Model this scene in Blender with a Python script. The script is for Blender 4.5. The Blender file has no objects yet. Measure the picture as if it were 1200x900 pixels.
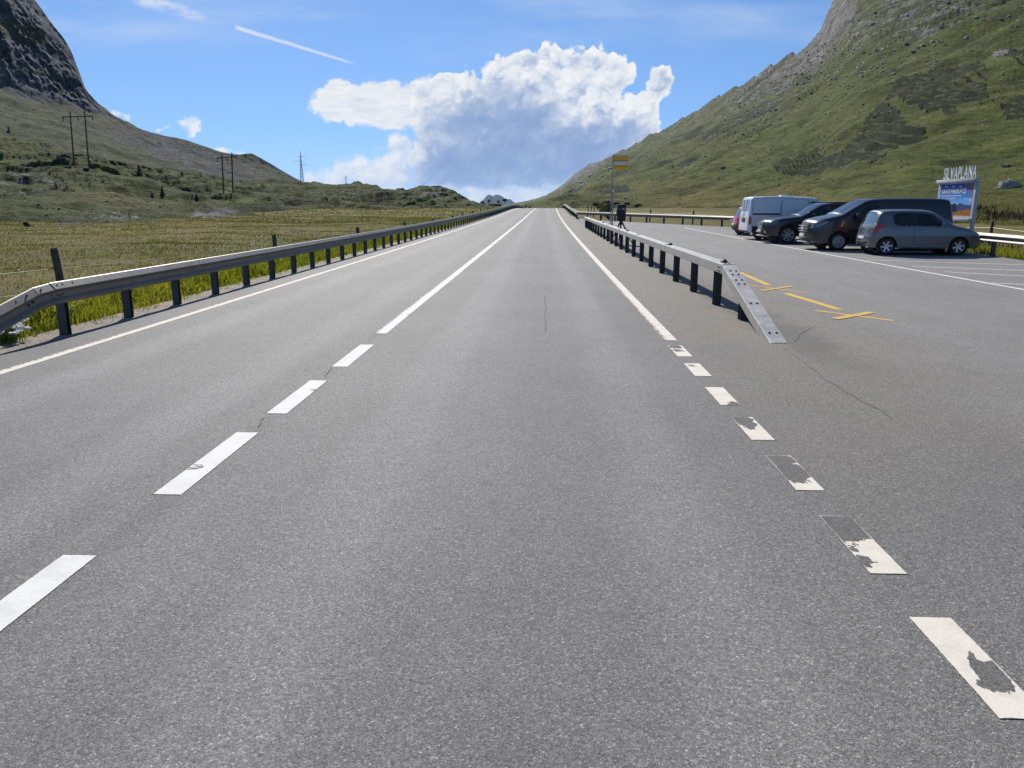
import bpy, bmesh, math, random
import numpy as np
from mathutils import Vector, Matrix, geometry, bvhtree

R = math.radians
random.seed(7)
rng = np.random.default_rng(11)
scene = bpy.context.scene
COL = scene.collection

# ------------------------------------------------------------------ camera
FPX, PU, PV, CAM_H = 901.0, 600.0, 450.0, 1.70      # photograph is 1200 x 900
PITCH = math.atan2(209.0, FPX)
YAW = math.atan(36.0 * math.cos(PITCH) / FPX)
cam_data = bpy.data.cameras.new('camera')
cam_data.sensor_width = 36.0
cam_data.lens = FPX / 1200.0 * 36.0
cam_data.clip_start = 0.05
cam_data.clip_end = 60000.0
cam = bpy.data.objects.new('camera', cam_data)
COL.objects.link(cam)
cam.location = (0, 0, CAM_H)
cam.rotation_euler = (math.pi / 2 - PITCH, 0, YAW)
scene.camera = cam
CAM_M = cam.rotation_euler.to_matrix()
CAM_N = np.array(CAM_M)


def ray(u, v):
    return (CAM_M @ Vector(((u - PU) / FPX, -(v - PV) / FPX, -1.0)))


def at(u, v, z):
    """Point seen at photograph pixel (u, v) at camera depth z."""
    return Vector((0, 0, CAM_H)) + ray(u, v) * z


def at_n(u, v, z):
    u, v, z = np.broadcast_arrays(np.asarray(u, float), np.asarray(v, float), np.asarray(z, float))
    d = np.stack([(u - PU) / FPX * z, -(v - PV) / FPX * z, -z], -1)
    return d @ CAM_N.T + np.array([0, 0, CAM_H])


def project_n(p):
    q = (p - np.array([0, 0, CAM_H])) @ CAM_N
    zc = -q[..., 2]
    return PU + FPX * q[..., 0] / zc, PV - FPX * q[..., 1] / zc, zc


# ------------------------------------------------------------------ node helper
class NT:
    def __init__(self, tree):
        self.t = tree

    def node(self, kind, **kw):
        n = self.t.nodes.new(kind)
        for k, v in kw.items():
            setattr(n, k, v)
        return n

    def put(self, sock, val):
        if isinstance(val, S):
            self.t.links.new(val.s, sock)
        elif isinstance(val, bpy.types.NodeSocket):
            self.t.links.new(val, sock)
        elif val is not None:
            if isinstance(val, (tuple, list)) and sock.type == 'RGBA' and len(val) == 3:
                val = (*val, 1.0)
            sock.default_value = val

    def math(self, op, a, b=None, c=None, clamp=False):
        n = self.node('ShaderNodeMath', operation=op, use_clamp=clamp)
        for i, x in enumerate((a, b, c)):
            if x is not None:
                self.put(n.inputs[i], x)
        return S(self, n.outputs[0])

    def mix(self, f, a, b, blend='MIX'):
        n = self.node('ShaderNodeMix', data_type='RGBA', blend_type=blend)
        self.put(n.inputs[0], f)
        self.put(n.inputs[6], a)
        self.put(n.inputs[7], b)
        return S(self, n.outputs[2])

    def smooth(self, x, lo, hi, a=0.0, b=1.0):
        n = self.node('ShaderNodeMapRange', interpolation_type='SMOOTHSTEP')
        for i, q in enumerate((x, lo, hi, a, b)):
            self.put(n.inputs[i], q)
        return S(self, n.outputs[0])

    def lin(self, x, lo, hi, a=0.0, b=1.0):
        n = self.node('ShaderNodeMapRange')
        for i, q in enumerate((x, lo, hi, a, b)):
            self.put(n.inputs[i], q)
        return S(self, n.outputs[0])

    def noise(self, vec, scale, detail=4, rough=0.5, dist=0.0, dims='3D', out=0, w=None):
        n = self.node('ShaderNodeTexNoise', noise_dimensions=dims)
        self.put(n.inputs['Vector'], vec)
        if w is not None:
            self.put(n.inputs['W'], w)
        self.put(n.inputs['Scale'], scale)
        n.inputs['Detail'].default_value = detail
        n.inputs['Roughness'].default_value = rough
        n.inputs['Distortion'].default_value = dist
        return S(self, n.outputs[out])

    def voronoi(self, vec, scale, feature='F1', out='Distance', rand=1.0, dims='3D'):
        n = self.node('ShaderNodeTexVoronoi', feature=feature, voronoi_dimensions=dims)
        self.put(n.inputs['Vector'], vec)
        self.put(n.inputs['Scale'], scale)
        n.inputs['Randomness'].default_value = rand
        return S(self, n.outputs[out])

    def vmath(self, op, a, b=None):
        n = self.node('ShaderNodeVectorMath', operation=op)
        self.put(n.inputs[0], a)
        if b is not None:
            if op == 'SCALE':
                self.put(n.inputs['Scale'], b)
            else:
                self.put(n.inputs[1], b)
        return S(self, n.outputs[0])

    def xyz(self, x, y, z):
        n = self.node('ShaderNodeCombineXYZ')
        for i, q in enumerate((x, y, z)):
            self.put(n.inputs[i], q)
        return S(self, n.outputs[0])

    def sep(self, v):
        n = self.node('ShaderNodeSeparateXYZ')
        self.put(n.inputs[0], v)
        return [S(self, o) for o in n.outputs]

    def ramp(self, f, stops):
        n = self.node('ShaderNodeValToRGB')
        self.put(n.inputs[0], f)
        e = n.color_ramp.elements
        while len(e) < len(stops):
            e.new(0.5)
        for k, (p, c) in enumerate(stops):
            e[k].position = p
            e[k].color = (*c, 1) if len(c) == 3 else c
        return S(self, n.outputs[0])

    def attr(self, name, kind='GEOMETRY', out='Fac'):
        n = self.node('ShaderNodeAttribute', attribute_name=name, attribute_type=kind)
        return S(self, n.outputs[out])

    def bump(self, h, strength=0.5, dist=0.01, normal=None):
        n = self.node('ShaderNodeBump')
        n.inputs['Strength'].default_value = strength
        n.inputs['Distance'].default_value = dist
        self.put(n.inputs['Height'], h)
        if normal is not None:
            self.put(n.inputs['Normal'], normal)
        return S(self, n.outputs[0])


class S:
    def __init__(self, nt, s):
        self.n, self.s = nt, s

    def __add__(self, o): return self.n.math('ADD', self, o)
    def __radd__(self, o): return self.n.math('ADD', o, self)
    def __sub__(self, o): return self.n.math('SUBTRACT', self, o)
    def __rsub__(self, o): return self.n.math('SUBTRACT', o, self)
    def __mul__(self, o): return self.n.math('MULTIPLY', self, o)
    def __rmul__(self, o): return self.n.math('MULTIPLY', o, self)
    def __truediv__(self, o): return self.n.math('DIVIDE', self, o)
    def max(self, o): return self.n.math('MAXIMUM', self, o)
    def min(self, o): return self.n.math('MINIMUM', self, o)
    def clamp(self): return self.n.math('ADD', self, 0.0, clamp=True)
    def abs(self): return self.n.math('ABSOLUTE', self)


# ------------------------------------------------------------------ sky, sun, exposure
SUN_EL, SUN_AZ = R(37.0), R(-16.0)       # azimuth from the road direction (+Y), negative = left
SUN_DIR = Vector((math.sin(SUN_AZ) * math.cos(SUN_EL), math.cos(SUN_AZ) * math.cos(SUN_EL), math.sin(SUN_EL)))
sun_data = bpy.data.lights.new('sun', 'SUN')
sun_data.energy = 5.0
sun_data.angle = R(0.53)
sun_data.color = (1.0, 0.955, 0.89)
sun = bpy.data.objects.new('sun', sun_data)
COL.objects.link(sun)
sun.rotation_euler = (-SUN_DIR).to_track_quat('-Z', 'Y').to_euler()
sun.location = (0, 0, 60)
scene.view_settings.view_transform = 'Standard'
scene.view_settings.look = 'None'
scene.view_settings.exposure = 0.15
scene.view_settings.gamma = 1.0
scene.view_settings.use_curve_mapping = False
scene.cycles.max_bounces = 6
scene.cycles.transparent_max_bounces = 8
scene.cycles.volume_bounces = 0
scene.cycles.use_denoising = True
scene.cycles.denoiser = 'OPENIMAGEDENOISE'
scene.cycles.denoising_input_passes = 'RGB_ALBEDO_NORMAL'
scene.cycles.denoising_prefilter = 'NONE'

world = bpy.data.worlds.new('World')
scene.world = world
world.use_nodes = True


def build_world():
    t = world.node_tree
    t.nodes.clear()
    N = NT(t)
    out = N.node('ShaderNodeOutputWorld')
    sky = N.node('ShaderNodeTexSky', sky_type='NISHITA')
    sky.sun_disc = False
    sky.sun_elevation = SUN_EL
    sky.sun_rotation = SUN_AZ
    sky.altitude = 2200
    sky.air_density = 1.0
    sky.dust_density = 0.3
    sky.ozone_density = 1.6
    gd = N.node('ShaderNodeTexCoord').outputs['Generated']
    N.put(sky.inputs[0], N.vmath('NORMALIZE', N.vmath('ADD', N.vmath('MULTIPLY', gd, (1.0, 1.0, 0.88)), (0.0, 0.0, 0.11))))
    hsv = N.node('ShaderNodeHueSaturation')
    hsv.inputs['Saturation'].default_value = 1.12
    N.put(hsv.inputs['Color'], sky.outputs[0])
    tint = N.mix(1.0, S(N, hsv.outputs[0]), SKY_TINT, 'MULTIPLY')
    bg_sky = N.node('ShaderNodeBackground')
    N.put(bg_sky.inputs[0], tint)
    bg_sky.inputs[1].default_value = SKY_STRENGTH

    tc = N.node('ShaderNodeTexCoord')
    x, y, z = N.sep(tc.outputs['Generated'])
    ahead = N.math('GREATER_THAN', y, 0.02)
    yy = y.max(0.02)
    # direction coordinates in hundredths: tangent of azimuth and of elevation seen along the road
    X = x / yy * 100.0
    Z = z / yy * 100.0

    def px(u, v):
        d = ray(u, v)
        return d.x / d.y * 100.0, d.z / d.y * 100.0
    K = 100.0 / FPX
    P = N.xyz(X, Z, 0.0)
    w1 = N.noise(P, 0.16, 3, 0.55, out=1)
    w2 = N.noise(P, 0.75, 6, 0.62, out=1)
    def warp(vec, w, amt):
        return N.vmath('ADD', vec, N.vmath('SCALE', N.vmath('SUBTRACT', w, (0.5, 0.5, 0.5)), amt))
    Pw = warp(warp(P, w1, 3.4), w2, 1.25)
    xw, zw, _ = N.sep(Pw)

    def lobe(xx, zz, u, v, ru, rv):
        cx, cz = px(u, v)
        a = (xx - cx) / (ru * K)
        b = (zz - cz) / (rv * K)
        return N.math('MULTIPLY_ADD', b, b, a * a)      # squared radius

    def field(xx, zz, lobes):
        f = None
        for L in lobes:
            q = 1.0 - lobe(xx, zz, *L)
            f = q if f is None else N.math('SMOOTH_MAX', f, q, 0.25)
        return f
    # puffy height map
    def billow(vec, scale, detail=4.5, rough=0.44):
        n = N.node('ShaderNodeTexVoronoi', feature='SMOOTH_F1', voronoi_dimensions='2D')
        N.put(n.inputs['Vector'], vec)
        n.inputs['Scale'].default_value = scale
        n.inputs['Detail'].default_value = detail
        n.inputs['Roughness'].default_value = rough
        n.inputs['Lacunarity'].default_value = 2.15
        n.inputs['Smoothness'].default_value = 0.35
        n.normalize = True
        return 1.0 - S(N, n.outputs['Distance']) * 1.7
    pf = N.noise(P, 0.45, 8, 0.60)
    lowf = N.noise(P, 0.17, 3, 0.5)
    puff = billow(Pw, 0.42)

    tower = field(xw, zw, [(560, 126, 60, 44), (612, 96, 50, 38), (640, 74, 27, 24), (694, 94, 52, 40),
                           (640, 156, 128, 74), (560, 178, 100, 54), (770, 101, 19, 20), (756, 124, 24, 28),
                           (735, 160, 46, 44), (520, 116, 40, 32)])
    anvil = field(xw, zw, [(405, 121, 46, 25), (452, 120, 66, 27), (505, 124, 56, 36)])
    low = field(xw, zw, [(446, 206, 80, 38), (474, 174, 24, 22), (396, 213, 62, 20), (600, 228, 170, 17),
                         (520, 196, 62, 40)])
    tw = tower + (puff - 0.60) * 0.95 + (pf - 0.5) * 0.35
    av = anvil + (pf - 0.5) * 1.3 + (puff - 0.6) * 0.25
    lw = low + (puff - 0.60) * 1.1 + (pf - 0.5) * 0.7 - 0.02
    small = field(xw, zw, [(141, 138, 18, 10), (228, 153, 15, 16), (192, 153, 12, 4), (275, 181, 28, 6)]) + (pf - 0.5) * 3.2 + (puff - 0.6) * 1.4
    a_t = N.smooth(tw, 0.0, 0.20)
    a_a = N.smooth(av, -0.02, 0.32)
    a_l = N.smooth(lw, -0.05, 0.85)
    a_s = N.smooth(small, 0.0, 0.9) * 0.9
    alpha = a_t.max(a_a).max(a_l).max(a_s)
    # a wide grey underside: the tower's shaded heart
    core = field(xw, zw, [(588, 156, 78, 50), (615, 184, 124, 46), (692, 180, 84, 40), (545, 192, 86, 34)])
    core = core + (pf - 0.5) * 0.6 + (lowf - 0.5) * 1.3 + (0.60 - puff) * 0.55
    soft = field(xw, zw, [(426, 206, 66, 36), (470, 178, 26, 22), (600, 231, 190, 15)])
    lightlow = N.smooth(soft + (pf - 0.5) * 1.0 + (puff - 0.6) * 0.8, 0.75, -0.15, 0.22, 1.0)
    grey = N.smooth(core, -0.50, 0.95) * lightlow
    # relief of the puffs, lit from above
    up1 = billow(N.vmath('ADD', Pw, (-0.22, 0.42, 0.0)), 0.42)
    up2 = billow(N.vmath('ADD', Pw, (-0.6, 1.3, 0.0)), 0.42, 2.0)
    relief = (puff - up1) * 0.9 + (puff - up2) * 0.55
    rimlight = N.smooth(tw, 0.55, 0.05)
    lum = N.math('ADD', relief * (0.75 - a_l * 0.25) - a_l * (1.0 - a_t) * 0.10 + (pf - 0.5) * 0.35 + rimlight * 0.22 + (lowf - 0.5) * 0.3, 0.62, clamp=True)
    streak = N.noise(N.xyz(X * 0.35, Z * 1.7, 3.0), 0.8, 5, 0.6)
    lum_a = N.math('ADD', (streak - 0.5) * 0.95 + relief * 0.15, 0.74, clamp=True)
    lum = N.mix(N.smooth(a_a - a_t, -0.1, 0.3), lum, lum_a)
    white = N.ramp(lum, [(0.0, (0.30, 0.41, 0.62)), (0.35, (0.50, 0.59, 0.76)), (0.65, (0.84, 0.88, 0.94)), (0.9, (1.0, 1.0, 1.0))])
    shade = N.ramp(N.math('ADD', (N.noise(P, 0.22, 5, 0.55) - 0.5) * 1.2 + relief * 0.28, 0.50, clamp=True),
                   [(0.0, (0.22, 0.34, 0.60)), (0.5, (0.30, 0.42, 0.68)), (1.0, (0.50, 0.60, 0.80))])
    ccol = N.mix(grey * 0.97, white, shade)
    bg_cloud = N.node('ShaderNodeBackground')
    N.put(bg_cloud.inputs[0], ccol)
    bg_cloud.inputs[1].default_value = 0.84
    # thin high cloud and a vapour trail
    cx0, cz0 = px(272, 31)
    cx1, cz1 = px(420, 76)
    dx, dz = cx1 - cx0, cz1 - cz0
    ln = math.hypot(dx, dz)
    ex, ez = dx / ln, dz / ln
    sx = (X - cx0) * ex + (Z - cz0) * ez
    tr = ((X - cx0) * (-ez) + (Z - cz0) * ex + (N.noise(P, 0.5, 3) - 0.5) * 0.18).abs()
    s = sx / ln
    wid = N.lin(s, 0.0, 1.0, 0.42, 0.20)
    trail = N.smooth(tr / wid, 1.0, 0.15) * N.smooth(s, 0.0, 0.05) * N.smooth(s, 1.0, 0.86) * N.lin(s, 0, 1, 0.75, 0.62)
    old = N.smooth(tr, 1.25, 0.1) * N.smooth(s, -1.15, -0.85) * N.smooth(s, -0.02, -0.45) * N.smooth(N.noise(N.xyz(X * 0.5, Z, 1.0), 0.7, 5, 0.6), 0.30, 0.66) * 0.75
    wisp = N.smooth(N.noise(N.xyz(X * 0.030 + Z * 0.02, Z * 0.16, 5.0), 1.0, 6, 0.6), 0.42, 0.80) * 0.42 * N.smooth(Z, 12.0, 24.0)
    low_veil = N.smooth(Z, 10.0, 0.0) * 0.18
    veil = N.math('MAXIMUM', trail, old).max(wisp).max(low_veil)
    bg_veil = N.node('ShaderNodeBackground')
    bg_veil.inputs[0].default_value = (0.90, 0.94, 1.0, 1)
    bg_veil.inputs[1].default_value = 0.80
    m1 = N.node('ShaderNodeMixShader')
    N.put(m1.inputs[0], veil * ahead)
    t.links.new(bg_sky.outputs[0], m1.inputs[1])
    t.links.new(bg_veil.outputs[0], m1.inputs[2])
    m2 = N.node('ShaderNodeMixShader')
    N.put(m2.inputs[0], alpha * ahead)
    t.links.new(m1.outputs[0], m2.inputs[1])
    t.links.new(bg_cloud.outputs[0], m2.inputs[2])
    t.links.new(m2.outputs[0], out.inputs['Surface'])


HAZE = 2.2e-5
SKY_TINT = (0.90, 0.97, 1.06)
SKY_STRENGTH = 0.105
build_world()
world.cycles.sampling_method = 'MANUAL'
world.cycles.sample_map_resolution = 512
# ------------------------------------------------------------------ object helpers
def link(o, parent=None):
    COL.objects.link(o)
    if parent is not None:
        o.parent = parent
    return o


def tag(o, label=None, cat=None, group=None, kind=None):
    if label: o['label'] = label
    if cat: o['category'] = cat
    if group: o['group'] = group
    if kind: o['kind'] = kind
    return o


def empty(name, loc=(0, 0, 0), rz=0.0, parent=None):
    o = bpy.data.objects.new(name, None)
    o.empty_display_size = 0.2
    o.location = loc
    o.rotation_euler = (0, 0, rz)
    return link(o, parent)


def mesh_np(name, verts, faces, mat=None, parent=None, smooth=False, attrs=None, sharp=None):
    """verts (n,3); faces (m,3) or (m,4) arrays or a list of tuples."""
    me = bpy.data.meshes.new(name)
    if isinstance(faces, np.ndarray):
        v = np.asarray(verts, np.float32)
        f = np.asarray(faces, np.int32)
        me.vertices.add(len(v))
        me.vertices.foreach_set('co', v.ravel())
        k = f.shape[1]
        me.loops.add(f.size)
        me.loops.foreach_set('vertex_index', f.ravel())
        me.polygons.add(len(f))
        me.polygons.foreach_set('loop_start', np.arange(0, f.size, k, dtype=np.int32))
        me.update(calc_edges=True)
    else:
        me.from_pydata([tuple(p) for p in verts], [], faces)
    if attrs:
        for an, av in attrs.items():
            a = me.attributes.new(an, 'FLOAT', 'POINT')
            a.data.foreach_set('value', np.asarray(av, np.float32).ravel())
    if smooth:
        me.shade_smooth()
        if sharp is not None:
            me.set_sharp_from_angle(angle=R(sharp))
    if mat:
        me.materials.append(mat)
    o = bpy.data.objects.new(name, me)
    return link(o, parent)


class MB:
    """collects simple shapes into one mesh"""
    def __init__(self):
        self.v, self.f = [], []

    def add(self, v, f):
        b = len(self.v)
        self.v += [tuple(p) for p in v]
        self.f += [tuple(b + i for i in q) for q in f]
        return self

    def box(self, c, s, m=None):
        x, y, z = (q / 2 for q in s)
        vs = [Vector((c[0] + a * x, c[1] + b * y, c[2] + d * z)) for d in (-1, 1) for b in (-1, 1) for a in (-1, 1)]
        if m is not None:
            vs = [m @ p for p in vs]
        return self.add(vs, [(0, 2, 3, 1), (4, 5, 7, 6), (0, 1, 5, 4), (2, 6, 7, 3), (0, 4, 6, 2), (1, 3, 7, 5)])

    def tube(self, pts, rad, n=8, cap=True):
        pts = [Vector(p) for p in pts]
        rads = rad if isinstance(rad, (list, tuple)) else [rad] * len(pts)
        vs, fs = [], []
        for i, p in enumerate(pts):
            d = (pts[min(i + 1, len(pts) - 1)] - pts[max(i - 1, 0)]).normalized()
            a = d.orthogonal().normalized() if abs(d.z) > 0.9 else d.cross(Vector((0, 0, 1))).normalized()
            b = d.cross(a).normalized()
            for k in range(n):
                t = 2 * math.pi * k / n
                vs.append(p + (a * math.cos(t) + b * math.sin(t)) * rads[i])
        for i in range(len(pts) - 1):
            for k in range(n):
                q = (k + 1) % n
                fs.append((i * n + k, i * n + q, (i + 1) * n + q, (i + 1) * n + k))
        if cap:
            fs.append(tuple(range(n - 1, -1, -1)))
            fs.append(tuple((len(pts) - 1) * n + k for k in range(n)))
        return self.add(vs, fs)

    def sweep(self, path, prof, cap=True):
        """prof: list of (side, up) closed; path: list of points; side is horizontal right of travel."""
        path = [Vector(p) for p in path]
        n = len(prof)
        vs, fs = [], []
        for i, p in enumerate(path):
            d = path[min(i + 1, len(path) - 1)] - path[max(i - 1, 0)]
            s = Vector((d.y, -d.x, 0)).normalized()
            u = s.cross(d).normalized()
            if u.z < 0: u = -u
            for a, b in prof:
                vs.append(p + s * a + u * b)
        for i in range(len(path) - 1):
            for k in range(n):
                q = (k + 1) % n
                fs.append((i * n + k, (i + 1) * n + k, (i + 1) * n + q, i * n + q))
        if cap:
            fs.append(tuple(range(n)))
            fs.append(tuple((len(path) - 1) * n + k for k in range(n - 1, -1, -1)))
        return self.add(vs, fs)

    def lathe(self, prof, n=24, axis='Y', c=(0, 0, 0)):
        """prof: list of (radius, along) open profile"""
        vs, fs = [], []
        for r, a in prof:
            for k in range(n):
                t = 2 * math.pi * k / n
                x, z = r * math.cos(t), r * math.sin(t)
                p = (x, a, z) if axis == 'Y' else (x, z, a)
                vs.append((p[0] + c[0], p[1] + c[1], p[2] + c[2]))
        for i in range(len(prof) - 1):
            for k in range(n):
                q = (k + 1) % n
                fs.append((i * n + k, i * n + q, (i + 1) * n + q, (i + 1) * n + k))
        return self.add(vs, fs)

    def build(self, name, mat, parent=None, smooth=False, bevel=0.0, sharp=35):
        me = bpy.data.meshes.new(name)
        me.from_pydata(self.v, [], self.f)
        bm = bmesh.new()
        bm.from_mesh(me)
        bmesh.ops.recalc_face_normals(bm, faces=bm.faces)
        if bevel:
            es = [e for e in bm.edges if len(e.link_faces) == 2 and e.calc_face_angle(0) > R(35)]
            bmesh.ops.bevel(bm, geom=es, offset=bevel, segments=2, affect='EDGES', profile=0.5)
        bm.to_mesh(me)
        bm.free()
        if smooth or bevel:
            me.shade_smooth()
            me.set_sharp_from_angle(angle=R(sharp))
        me.materials.append(mat)
        o = bpy.data.objects.new(name, me)
        return link(o, parent)


def copy_tree(o, parent=None):
    c = o.copy()
    COL.objects.link(c)
    c.parent = parent
    for ch in list(o.children):
        copy_tree(ch, c)
    return c


# ------------------------------------------------------------------ materials
def material(name):
    m = bpy.data.materials.new(name)
    m.use_nodes = True
    t = m.node_tree
    N = NT(t)
    b = t.nodes['Principled BSDF']
    return m, N, b


def simple(name, col, rough=0.5, metal=0.0, spec=0.5, coat=0.0, var=0.0, vscale=6.0, bump=0.0, bscale=40.0):
    m, N, b = material(name)
    tc = N.node('ShaderNodeTexCoord').outputs['Object']
    if var:
        n = N.noise(tc, vscale, 5, 0.6)
        lo = tuple(c * (1 - var) for c in col)
        hi = tuple(min(1, c * (1 + var)) for c in col)
        N.put(b.inputs['Base Color'], N.mix(N.smooth(n, 0.3, 0.7), lo, hi))
        N.put(b.inputs['Roughness'], N.lin(n, 0.2, 0.8, max(rough - 0.1, 0.02), min(rough + 0.1, 1)))
    else:
        b.inputs['Base Color'].default_value = (*col, 1)
        b.inputs['Roughness'].default_value = rough
    b.inputs['Metallic'].default_value = metal
    b.inputs['Specular IOR Level'].default_value = spec
    if coat:
        b.inputs['Coat Weight'].default_value = coat
        b.inputs['Coat Roughness'].default_value = 0.03
    if bump:
        N.put(b.inputs['Normal'], N.bump(N.noise(tc, bscale, 4), bump, 0.01))
    return m


def asphalt_material(name, base, lot=False):
    m, N, b = material(name)
    tc = N.node('ShaderNodeTexCoord').outputs['Object']
    x, y, z = N.sep(tc)
    flat = N.xyz(x, y, 0.0)
    cell = N.node('ShaderNodeTexVoronoi', feature='F1')
    N.put(cell.inputs['Vector'], flat)
    cell.inputs['Scale'].default_value = 210.0
    cr, cg, cb = N.sep(cell.outputs['Color'])
    coarse = N.voronoi(flat, 105.0, 'F1', 'Color')
    c2, c3, _ = N.sep(coarse)
    grain = cr * 0.55 + c2 * 0.45
    # grey stones, a few pale ones, dark binder between
    tone = N.ramp(grain, [(0.0, (0.38, 0.38, 0.38)), (0.30, (0.70, 0.70, 0.71)), (0.60, (0.98, 0.98, 1.0)), (0.82, (1.38, 1.37, 1.36)), (0.93, (2.0, 1.98, 1.95)), (1.0, (3.4, 3.35, 3.3))])
    big = N.noise(flat, 0.35, 5, 0.6)
    mid = N.noise(flat, 2.6, 4, 0.6)
    streak = N.noise(N.xyz(x * 1.3, y * 0.05, 0.0), 1.0, 4, 0.6)
    k = (big - 0.5) * 0.40 + (mid - 0.5) * 0.22 + (streak - 0.5) * 0.34 + 1.0
    if not lot:
        # polished wheel paths are paler, the lane middle carries drip stains
        def band(c, w):
            return N.smooth((x - c).abs(), w, w * 0.25)
        wheel = band(-1.1, 0.42) + band(0.75, 0.42) + band(-4.75, 0.42) + band(-2.95, 0.4)
        drip = N.smooth(N.noise(N.xyz(x * 1.1, y * 0.35, 9.0), 1.0, 5, 0.65), 0.5, 0.72)
        k = k + wheel * 0.17 - band(-0.15, 0.7) * 0.05 - drip * 0.10 - band(-2.22, 0.10) * 0.10 - band(-5.95, 0.4) * 0.12
    col0 = N.vmath('SCALE', tone, k)
    blend = N.smooth(x + (big - 0.5) * 1.6, 2.6, 6.0)
    col = N.mix(1.0, col0, N.mix(blend, ROAD_GREY, LOT_GREY), 'MULTIPLY')
    # sandy dust on the shoulder beside the island rail
    dn = N.noise(flat, 0.8, 6, 0.65)
    if lot:
        dark = N.smooth(((x - 3.35) + (dn - 0.5) * 1.2).abs(), 0.55, 0.1) * N.smooth(y, 7.5, 9.5) * 0.32
    else:
        dark = N.smooth(x + (dn - 0.5) * 0.5, -5.95, -6.2) * 0.18
    dust = N.smooth(x + (dn - 0.5) * 0.7, 1.35, 1.95) * N.smooth(x, 6.6, 2.6) * N.smooth(y, 1.5, 10.0) * N.smooth(dn, 0.12, 0.62) * 0.55
    col = N.mix(dust, col, N.mix(1.0, tone, (0.235, 0.195, 0.135), 'MULTIPLY'))
    col = N.mix(dark, col, (0.05, 0.048, 0.047))
    # long hairline seam and small cracks
    N.put(b.inputs['Base Color'], col)
    N.put(b.inputs['Roughness'], N.lin(cg, 0, 1, 0.62, 0.92))
    b.inputs['Specular IOR Level'].default_value = 0.22
    h = N.math('MULTIPLY_ADD', S(N, cell.outputs['Distance']), -1.0, c3 * 0.55)
    N.put(b.inputs['Normal'], N.bump(h, 0.40, 0.004))
    return m


def paint_material(name, col, dirt=0.42):
    """road paint; object property 'wear' (0..1) eats real holes down to the dark old surface"""
    m, N, b = material(name)
    tc = N.node('ShaderNodeTexCoord')
    flat = tc.outputs['Object']
    rnd = S(N, N.node('ShaderNodeObjectInfo').outputs['Random'])
    wear = N.attr('wear', 'OBJECT')
    gx, gy, gz = N.sep(tc.outputs['Generated'])
    off = N.vmath('ADD', flat, N.xyz(rnd * 40.0, rnd * 17.0, 0.0))
    n = N.noise(off, 2.3, 6, 0.62, 0.6)
    fine = N.noise(off, 22.0, 5, 0.7)
    grain = N.voronoi(flat, 150.0, 'F1', 'Color')
    gr, _, _ = N.sep(grain)
    edge = (gx.min(1.0 - gx) * 0.18).min(gy.min(1.0 - gy) * N.attr('run', 'OBJECT'))
    lift = N.smooth(edge + (fine - 0.5) * 0.022 + (n - 0.5) * 0.03, 0.003, 0.011)
    worn = N.lin(wear, 0, 1, 1.02, 0.46)
    nn = (n - 0.5) * 1.9 + 0.5 + (fine - 0.5) * 0.22 + N.smooth(wear, 0.42, 0.55) * (0.37 - N.math('SQRT', N.math('POWER', (gx - N.attr('worn_x', 'OBJECT')) * 0.55, 2.0) + N.math('POWER', (gy - N.attr('worn_y', 'OBJECT')) * 0.95, 2.0)))
    hole = N.smooth(nn, worn, worn + 0.015) * lift
    frayed = N.smooth(edge + (fine - 0.5) * 0.016, 0.0035, 0.0)
    chips = N.smooth(fine + (n - 0.5) * 0.5, N.lin(wear, 0, 1, 0.86, 0.70), N.lin(wear, 0, 1, 0.88, 0.74)) * 0.85
    hole = hole.max(chips).max(frayed)
    d = N.smooth(N.noise(off, 5.0, 5, 0.65), 0.35, 0.75) * dirt + (gr - 0.5) * 0.34
    pcol = N.mix(d.clamp(), col, tuple(c * 0.62 for c in col))
    N.put(b.inputs['Base Color'], N.mix(hole, pcol, N.mix(gr, (0.085, 0.083, 0.078), (0.21, 0.20, 0.185))))
    b.inputs['Roughness'].default_value = 0.8
    b.inputs['Specular IOR Level'].default_value = 0.15
    N.put(b.inputs['Normal'], N.bump(hole * -1.0 + gr * 0.25, 0.5, 0.003))
    return m


def steel_material(name, col, rough, metal=0.75):
    m, N, b = material(name)
    tc = N.node('ShaderNodeTexCoord').outputs['Object']
    n = N.noise(tc, 3.0, 6, 0.65)
    s = N.noise(N.vmath('MULTIPLY', tc, (9.0, 9.0, 1.2)), 1.0, 5, 0.65)
    sp = N.voronoi(tc, 60.0, 'F1', 'Color')
    a, _, _ = N.sep(sp)
    f = n * 0.5 + s * 0.35 + a * 0.15
    N.put(b.inputs['Base Color'], N.mix(N.smooth(f, 0.25, 0.75), tuple(c * 0.72 for c in col), tuple(min(1, c * 1.2) for c in col)))
    b.inputs['Metallic'].default_value = metal
    N.put(b.inputs['Roughness'], N.lin(f, 0.2, 0.8, rough - 0.1, rough + 0.14))
    N.put(b.inputs['Normal'], N.bump(n, 0.12, 0.01))
    return m


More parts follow.
